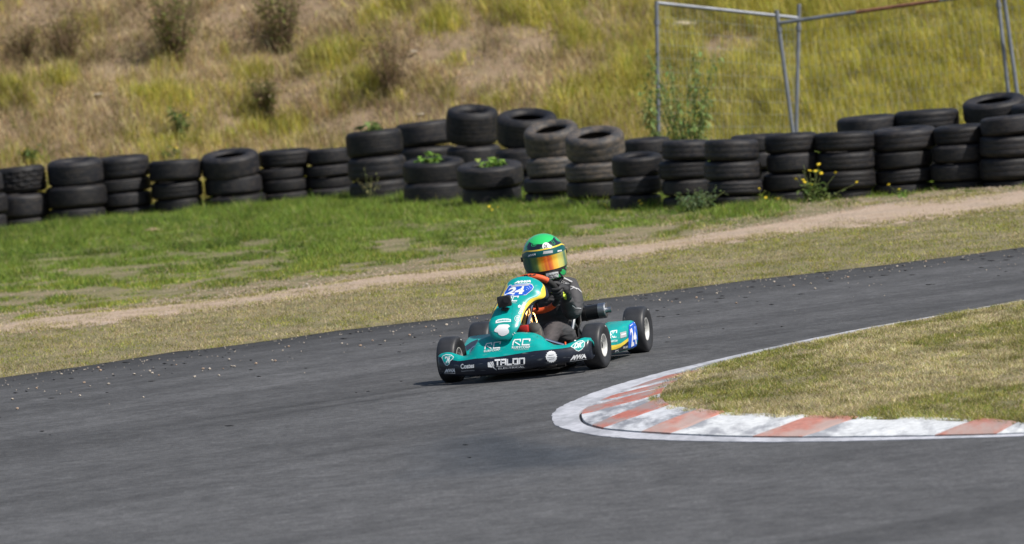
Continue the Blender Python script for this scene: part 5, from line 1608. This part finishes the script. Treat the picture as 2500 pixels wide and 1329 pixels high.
def poly(pts, target, m, off=.0018, name='sticker', cuts=3):
    bm = bmesh.new()
    f = bm.faces.new([bm.verts.new((x, y, 0)) for x, y in pts])
    bmesh.ops.triangulate(bm, faces=[f])
    for _ in range(cuts): bmesh.ops.subdivide_edges(bm, edges=bm.edges[:], cuts=1, use_grid_fill=True)
    bmesh.ops.triangulate(bm, faces=bm.faces[:])
    V = [v.co[:2] for v in bm.verts]; bm.verts.index_update(); F = [tuple(v.index for v in f.verts) for f in bm.faces]
    bm.free()
    return lay(name, V, F, target, m, off)
def strip2d(pts, w, closed=False, V=None, F=None):
    V = [] if V is None else V; F = [] if F is None else F
    p = [np.array(q, float) for q in pts]; n = len(p); b = len(V)
    for i in range(n):
        a = p[i - 1] if (i or closed) else None; c = p[(i + 1) % n] if (i < n - 1 or closed) else None
        d1 = (p[i] - a) / np.linalg.norm(p[i] - a) if a is not None else None
        d2 = (c - p[i]) / np.linalg.norm(c - p[i]) if c is not None else None
        if d1 is None: d1 = d2
        if d2 is None: d2 = d1
        n1, n2 = np.array([-d1[1], d1[0]]), np.array([-d2[1], d2[0]])
        mm = n1 + n2; mm = mm / max(np.dot(mm, mm), .7) * 2
        k = mm * w
        V.append(tuple(p[i] + k * .5)); V.append(tuple(p[i] - k * .5))
    m = n if closed else n - 1
    for i in range(m):
        q = (i + 1) % n
        F.append((b + 2 * i, b + 2 * i + 1, b + 2 * q + 1, b + 2 * q))
    return V, F
def subdiv_line(pts, k=3):
    out = []
    for a, b in zip(pts[:-1], pts[1:]):
        for i in range(k): out.append((a[0] + (b[0] - a[0]) * i / k, a[1] + (b[1] - a[1]) * i / k))
    return out + [pts[-1]]
def glyphs(strokes, quad, target, m, w, off=.0024, name='logo'):
    """strokes in unit box, stroke width w in photo pixels"""
    V, F = [], []
    for s in strokes: strip2d(qmap(s, quad), w, False, V, F)
    return lay(name, V, F, target, m, off)
def circle(cx, cy, r, n=28, ry=None): return [(cx + r * math.cos(2 * math.pi * k / n), cy + (ry or r) * math.sin(2 * math.pi * k / n)) for k in range(n)]
RC_ = [[(.0, 0), (.03, .55), (.12, .95), (.44, 1.0), (.44, .62)], [(.13, .58), (.42, .04)], [(.97, .62), (1.0, 1.0), (.60, 1.0), (.55, .06), (.98, .04)]]
TALON_ = [[(.0, .95), (.19, .95)], [(.095, .9), (.095, 0)], [(.22, 0), (.22, .95), (.37, .95), (.37, 0)], [(.24, .42), (.35, .42)], [(.43, 1), (.43, .05), (.58, .05)], [(.63, .06), (.63, .95), (.78, .95), (.78, .06), (.66, .06)], [(.84, 0), (.84, .95), (1.0, .95), (1.0, 0)]]
MWA_ = [[(0, 0), (.10, .95), (.17, .3), (.28, .95), (.30, 0)], [(.38, 1), (.36, .06), (.52, .8), (.54, .06), (.70, 1)], [(.68, 0), (.90, .95), (1.0, 0)], [(.80, .35), (.95, .35)]]
def mwa(quad, target, w, m='white_print', line=None):
    text('MWA', quad, target, m, .05, .3, name='logo')
    if line: V, F = strip2d(subdiv_line(line, 4), w * .35); lay('underline', V, F, target, m)

# ---- front fairing
glyphs(RC_, [(1184, 840), (1222, 835.5), (1222, 850), (1184, 854)], fairing, 'white_print', 2.4)
text('RUBYCORP', [(1182, 856.2), (1221, 851.6), (1221, 856.2), (1182, 861)], fairing, bold=.015)
glyphs(RC_, [(1252, 830), (1294, 829), (1294, 843.5), (1252, 844.5)], fairing, 'white_print', 2.6)
text('RUBYCORP', [(1250, 846.5), (1294, 845.6), (1294, 851), (1250, 852)], fairing, bold=.015)
text('CONSTRUCTION', [(1255, 853.6), (1290, 852.6), (1290, 855), (1255, 856)], fairing, 'grey_print')
glyphs(TALON_, [(1208, 879.5), (1280, 874.5), (1280, 888.2), (1208, 893.2)], fairing, 'white_print', 3.5)
V, F = strip2d(subdiv_line([(1212, 895.2), (1281, 890.2)], 6), .8); lay('underline', V, F, fairing, 'white_print')
text('ELECTRICAL', [(1217, 897.6), (1281, 892.9), (1281, 897.2), (1217, 902.2)], fairing, bold=.01)
for pp in ([(1191, 885.5), (1195, 884.6), (1203, 897.5), (1191.5, 896.5)], [(1196.5, 884.3), (1199.5, 883.6), (1207, 898), (1213.5, 904.5), (1204.5, 898.5)], [(1200.5, 883.4), (1204, 882.6), (1206.5, 893), (1206.8, 896)]): poly(pp, fairing, 'white_print', cuts=1, name='emblem')
mwa([(1088.5, 900.8), (1111, 900), (1112, 909.4), (1085.5, 910)], fairing, 2.1, line=[(1085, 912.3), (1112, 911.6)])
text('Coates', [(1124.5, 889.5), (1158, 886.5), (1158, 898.5), (1125.5, 901.5)], fairing, bold=.03)
text('Equipped for anything', [(1126.5, 904.6), (1158.5, 902.2), (1158.5, 906.2), (1127, 909)], fairing, 'grey_print', bold=.01)
zl = lambda L, k, ox, oy: [(x / k + ox, y / k + oy) for x, y in L]
dk1 = zl([(275, 800), (300, 765), (345, 745), (430, 752), (475, 785), (460, 815), (415, 855), (400, 905), (370, 930), (340, 920), (312, 880)], 7, 1040, 760)
poly(dk1, fairing, 'teal_print', .0016); V, F = strip2d(dk1, 1.3, True); lay('emblem_border', V, F, fairing, 'white_print')
text('DK', [(1085, 871.5), (1104.5, 869), (1098, 886.5), (1088, 888)], fairing, bold=.05, shear=.2)
dk2 = zl([(470, 930), (520, 885), (590, 848), (645, 838), (682, 868), (672, 925), (630, 975), (585, 998), (545, 985), (515, 955)], 6.33, 1320, 700)
poly(dk2, fairing, 'teal_print', .0016); V, F = strip2d(dk2, 1.4, True); lay('emblem_border', V, F, fairing, 'white_print')
text('DK', [(1402.5, 839), (1425, 834.5), (1420.5, 848.5), (1400.5, 852)], fairing, bold=.05, shear=.2)
saw = []
for k in range(48):
    a = 2 * math.pi * k / 48; r_ = 14.4 if k % 3 == 0 else (12.4 if k % 3 == 1 else 13.0)
    saw.append((1346 + r_ * math.cos(a), 871.5 + r_ * 1.02 * math.sin(a)))
poly(saw, fairing, 'white_print', cuts=2)
for yy, x0, x1 in ((867.5, 1339, 1352), (872.5, 1336, 1356), (876.5, 1340, 1353)):
    V, F = strip2d(subdiv_line([(x0, yy + 1), (x1, yy - .8)], 3), .8); lay('fine_print', V, F, fairing, 'navy_print', .003)
mwa([(1398, 867.5), (1428, 864), (1431, 874.5), (1391.5, 880)], fairing, 2.6, line=[(1390.5, 882.6), (1432, 876.8)])
# ---- nose
plate = [(1244, 697.5), (1266, 694.5), (1291, 693), (1299, 696), (1302.5, 702), (1299, 708.5), (1284, 721), (1250, 723), (1231, 724), (1233, 714)]
poly(plate, nose, 'blue_print', .0016, 'number_plate'); V, F = strip2d(plate, 1.1, True); lay('plate_border', V, F, nose, 'white_print', .0024)
poly([(1247, 698.5), (1290, 694.3), (1294, 697.5), (1249, 701.5)], nose, 'grey_print', .0024, 'plate_band', 2)
text('24', [(1247, 702.5), (1282, 699.5), (1278, 718.5), (1232, 722)], nose, bold=.045, off=.003, name='race_number')
for cx, cy in ((1287, 703), (1290, 706), (1293, 701.5), (1285.5, 708), (1296, 704)): poly(circle(cx, cy, .8, 8), nose, 'white_print', .003, 'star', 0)
mwa([(1262, 686.8), (1296, 684.6), (1296, 690.4), (1255, 693.2)], nose, 2.4)
glyphs(RC_, [(1237, 727), (1266, 724), (1263, 735), (1234, 737.5)], nose, 'white_print', 1.8)
text('RUBYCORP', [(1233, 739), (1262, 736.5), (1261, 739.2), (1232, 741.5)], nose)
text('CARIBBEAN', [(1264.6, 766.5), (1277, 737.5), (1281.5, 740), (1270.5, 769)], nose, bold=.02)
V, F = strip2d(subdiv_line([(1273.5, 766), (1281, 750)], 3), 1.0); lay('fine_print', V, F, nose, 'white_print')
poly([(1265, 747), (1268, 744.5), (1271, 746), (1270.5, 751), (1266.5, 752.5), (1264.5, 750.5)], nose, 'white_print', cuts=1, name='emblem')
ring = circle(1263.3, 778.8, 7, 26); V, F = strip2d(ring, .9, True); lay('round_emblem', V, F, nose, 'white_print')
glyphs([RC_[0], RC_[2]], [(1260, 775), (1267, 775), (1267, 782), (1260, 782)], nose, 'white_print', .8)
ban = [(1210.5, 784), (1216, 780.5), (1228, 778.5), (1240, 778.5), (1247.5, 780.5), (1247.5, 786.5), (1230, 787), (1210, 790)]
poly(ban, nose, 'white_print', .0016, 'banner'); poly([(1214, 784), (1228, 780.8), (1244.5, 781.6), (1244.5, 784), (1230, 784.3), (1214, 786)], nose, 'teal_print', .0022, 'banner_field', 2)
for k in range(7):
    x = 1217 + k * 3.8; y = 783.6 - 1.3 * math.sin(k / 6 * math.pi)
    V, F = strip2d([(x, y + 1.3), (x + .6, y - 1.1)], 1.0); lay('fine_print', V, F, nose, 'white_print', .0028)
blob = zl([(310, 990), (320, 960), (345, 930), (372, 900), (400, 886), (470, 880), (540, 884), (566, 912), (532, 945), (552, 985), (545, 1020), (505, 1050), (465, 1066), (430, 1068), (385, 1045), (368, 1012), (332, 1006)], 6.645, 1160, 660)
poly(blob, nose, 'white_print', .0016)
for (x, y) in ((1234, 828.5), (1252, 816.5), (1256, 813)):
    V, F = strip2d([(x - 1, y - 1.6), (x + 1, y + 1.6)], 1.6); lay('fixing', V, F, nose, 'white_print', .004)
V, F = strip2d(subdiv_line([(1252.5, 738), (1251, 765), (1249, 790), (1246, 815)], 4), .5); lay('panel_crease', V, F, nose, 'teal_print', .002)
# ---- side pod
navy_p = zl([(1060, 985), (1150, 968), (1230, 934), (1300, 884), (1345, 845), (1400, 800), (1420, 950), (1340, 965), (1060, 1050)], 6.33, 1320, 700)
poly(navy_p, pod, 'navy_print', .0014, 'lower_stripe', 2)
sw_y = zl([(1045, 908), (1100, 908), (1160, 902), (1230, 880), (1300, 832), (1350, 795), (1350, 842), (1300, 886), (1230, 936), (1150, 970), (1045, 986)], 6.33, 1320, 700)
poly(sw_y, pod, 'yellow', .0022, 'yellow_swoosh', 2)
glyphs(RC_, [(1489, 810), (1505, 807.5), (1504.5, 824), (1490, 827)], pod, 'white_print', 1.9)
text('RUBYCORP', [(1490, 831.5), (1507, 829.8), (1507, 834.6), (1490.5, 836.5)], pod, bold=.02)
poly([(1513, 812.5), (1528, 809), (1529, 822), (1514, 826.5)], pod, 'grey_print', .0022, 'sticker', 1)
V, F = strip2d(subdiv_line([(1516, 818), (1527, 815.3)], 2), 3.0); lay('fine_print', V, F, pod, 'white_print', .003)
plate2 = [(1534.5, 794.5), (1540, 790), (1548.5, 784.5), (1552, 789), (1554.5, 810), (1557, 836), (1555, 848), (1533, 850.5), (1533.5, 826)]
poly(plate2, pod, 'blue_print', .0026, 'number_plate', 3)
text('24', [(1537, 803), (1550, 797), (1554, 839), (1540, 847.5)], pod, bold=.03, off=.0036, name='race_number')
poly(circle(1537.8, 806.5, 2.0, 10), pod, 'red_print', .0034, 'star', 0)
V, F = strip2d(subdiv_line([(1537, 797), (1548.5, 788.5)], 2), 1.2); lay('fine_print', V, F, pod, 'white_print', .0036)
mwa([(1501, 855.6), (1509.5, 853.6), (1510, 859), (1500, 861.6)], pod, 1.3)
glyphs(TALON_, [(1520, 847), (1531, 844.6), (1531, 849), (1520, 851.6)], pod, 'grey_print', 1.0, .003)
poly([(1136, 846), (1150, 836), (1166, 829), (1170, 838), (1140, 858)], pod_r, 'navy_print', .0016, 'lower_stripe', 1)
# ---- helmet
poly(circle(1333, 602, 9, 26, 9.2), helmet, 'white_print', .002)
text('DK', [(1327.8, 598), (1338.2, 597), (1338.2, 606.2), (1327.8, 607)], helmet, 'black_print', .03, off=.003)
strip_o = [o for o in helmet.children if o.name.startswith('sun_strip')][0]
def lay_h(fn): return fn(strip_o)
for quad in ([(1290, 622.5), (1308, 618.5), (1308, 623.5), (1289, 628)], [(1360.5, 611.5), (1371, 609.8), (1371, 614), (1360.5, 615.8)]):
    glyph_o = text('MWA', quad, strip_o, 'white_print', .05, .3, .0016, 'logo')
    if glyph_o: glyph_o.parent = helmet
p_ = poly([(1327, 614), (1349.5, 611.5), (1349.5, 618), (1325.5, 620.8)], strip_o, 'grey_print', .0012, 'sticker', 2)
if p_: p_.parent = helmet
chin = zl([(1015, 718), (1205, 682), (1212, 800), (1090, 835), (1030, 800)], 6.645, 1180, 560)
poly(chin, helmet, 'white_print', .006, 'chin_plate', 2)
glyphs(RC_, [(1338, 671.5), (1359, 667), (1359.5, 675.8), (1339.5, 679)], helmet, 'black_print', 1.3, .011)
# ---- suit and gloves
for line, w in (([(1386, 732), (1387.5, 718), (1392, 708), (1400, 703), (1411, 706), (1419, 714)], 2.2), ([(1396, 745), (1404, 752), (1418, 754)], 1.6), ([(1377.5, 716), (1378.5, 708), (1383, 701.5), (1391, 699), (1400, 701), (1408, 707)], 2.0), ([(1372, 715), (1371.5, 706), (1367, 699)], 1.6), ([(1368, 693.5), (1375, 696.5), (1376, 701)], 1.5), ([(1376, 679), (1397, 689)], 3.0), ([(1371.5, 681.5), (1357, 695)], 1.6)):
    V, F = strip2d(subdiv_line(line, 4), w); lay('piping', V, F, body, 'piping', .003)
text('COMP', [(1371.5, 684.5), (1391, 692), (1387.5, 697.5), (1368.5, 689.5)], body, 'piping', .02, off=.003)
poly([(1374, 713), (1379, 715.5), (1382.5, 720), (1383, 731), (1378.5, 730), (1374.5, 723)], gl, 'fluo', .003, 'fluorescent_tab', 2) or poly([(1374, 713), (1379, 715.5), (1382.5, 720), (1383, 731), (1378.5, 730), (1374.5, 723)], body, 'fluo', .003, 'fluorescent_tab', 2)
poly(circle(1346, 716, 2.6, 10), gl, 'fluo', .002, 'fluorescent_dot', 1)
# ---- steering wheel maker's mark
text('CRG', [(1262, 675), (1308, 667.5), (1308, 672.5), (1262, 680)], swo, 'black_print', .03)
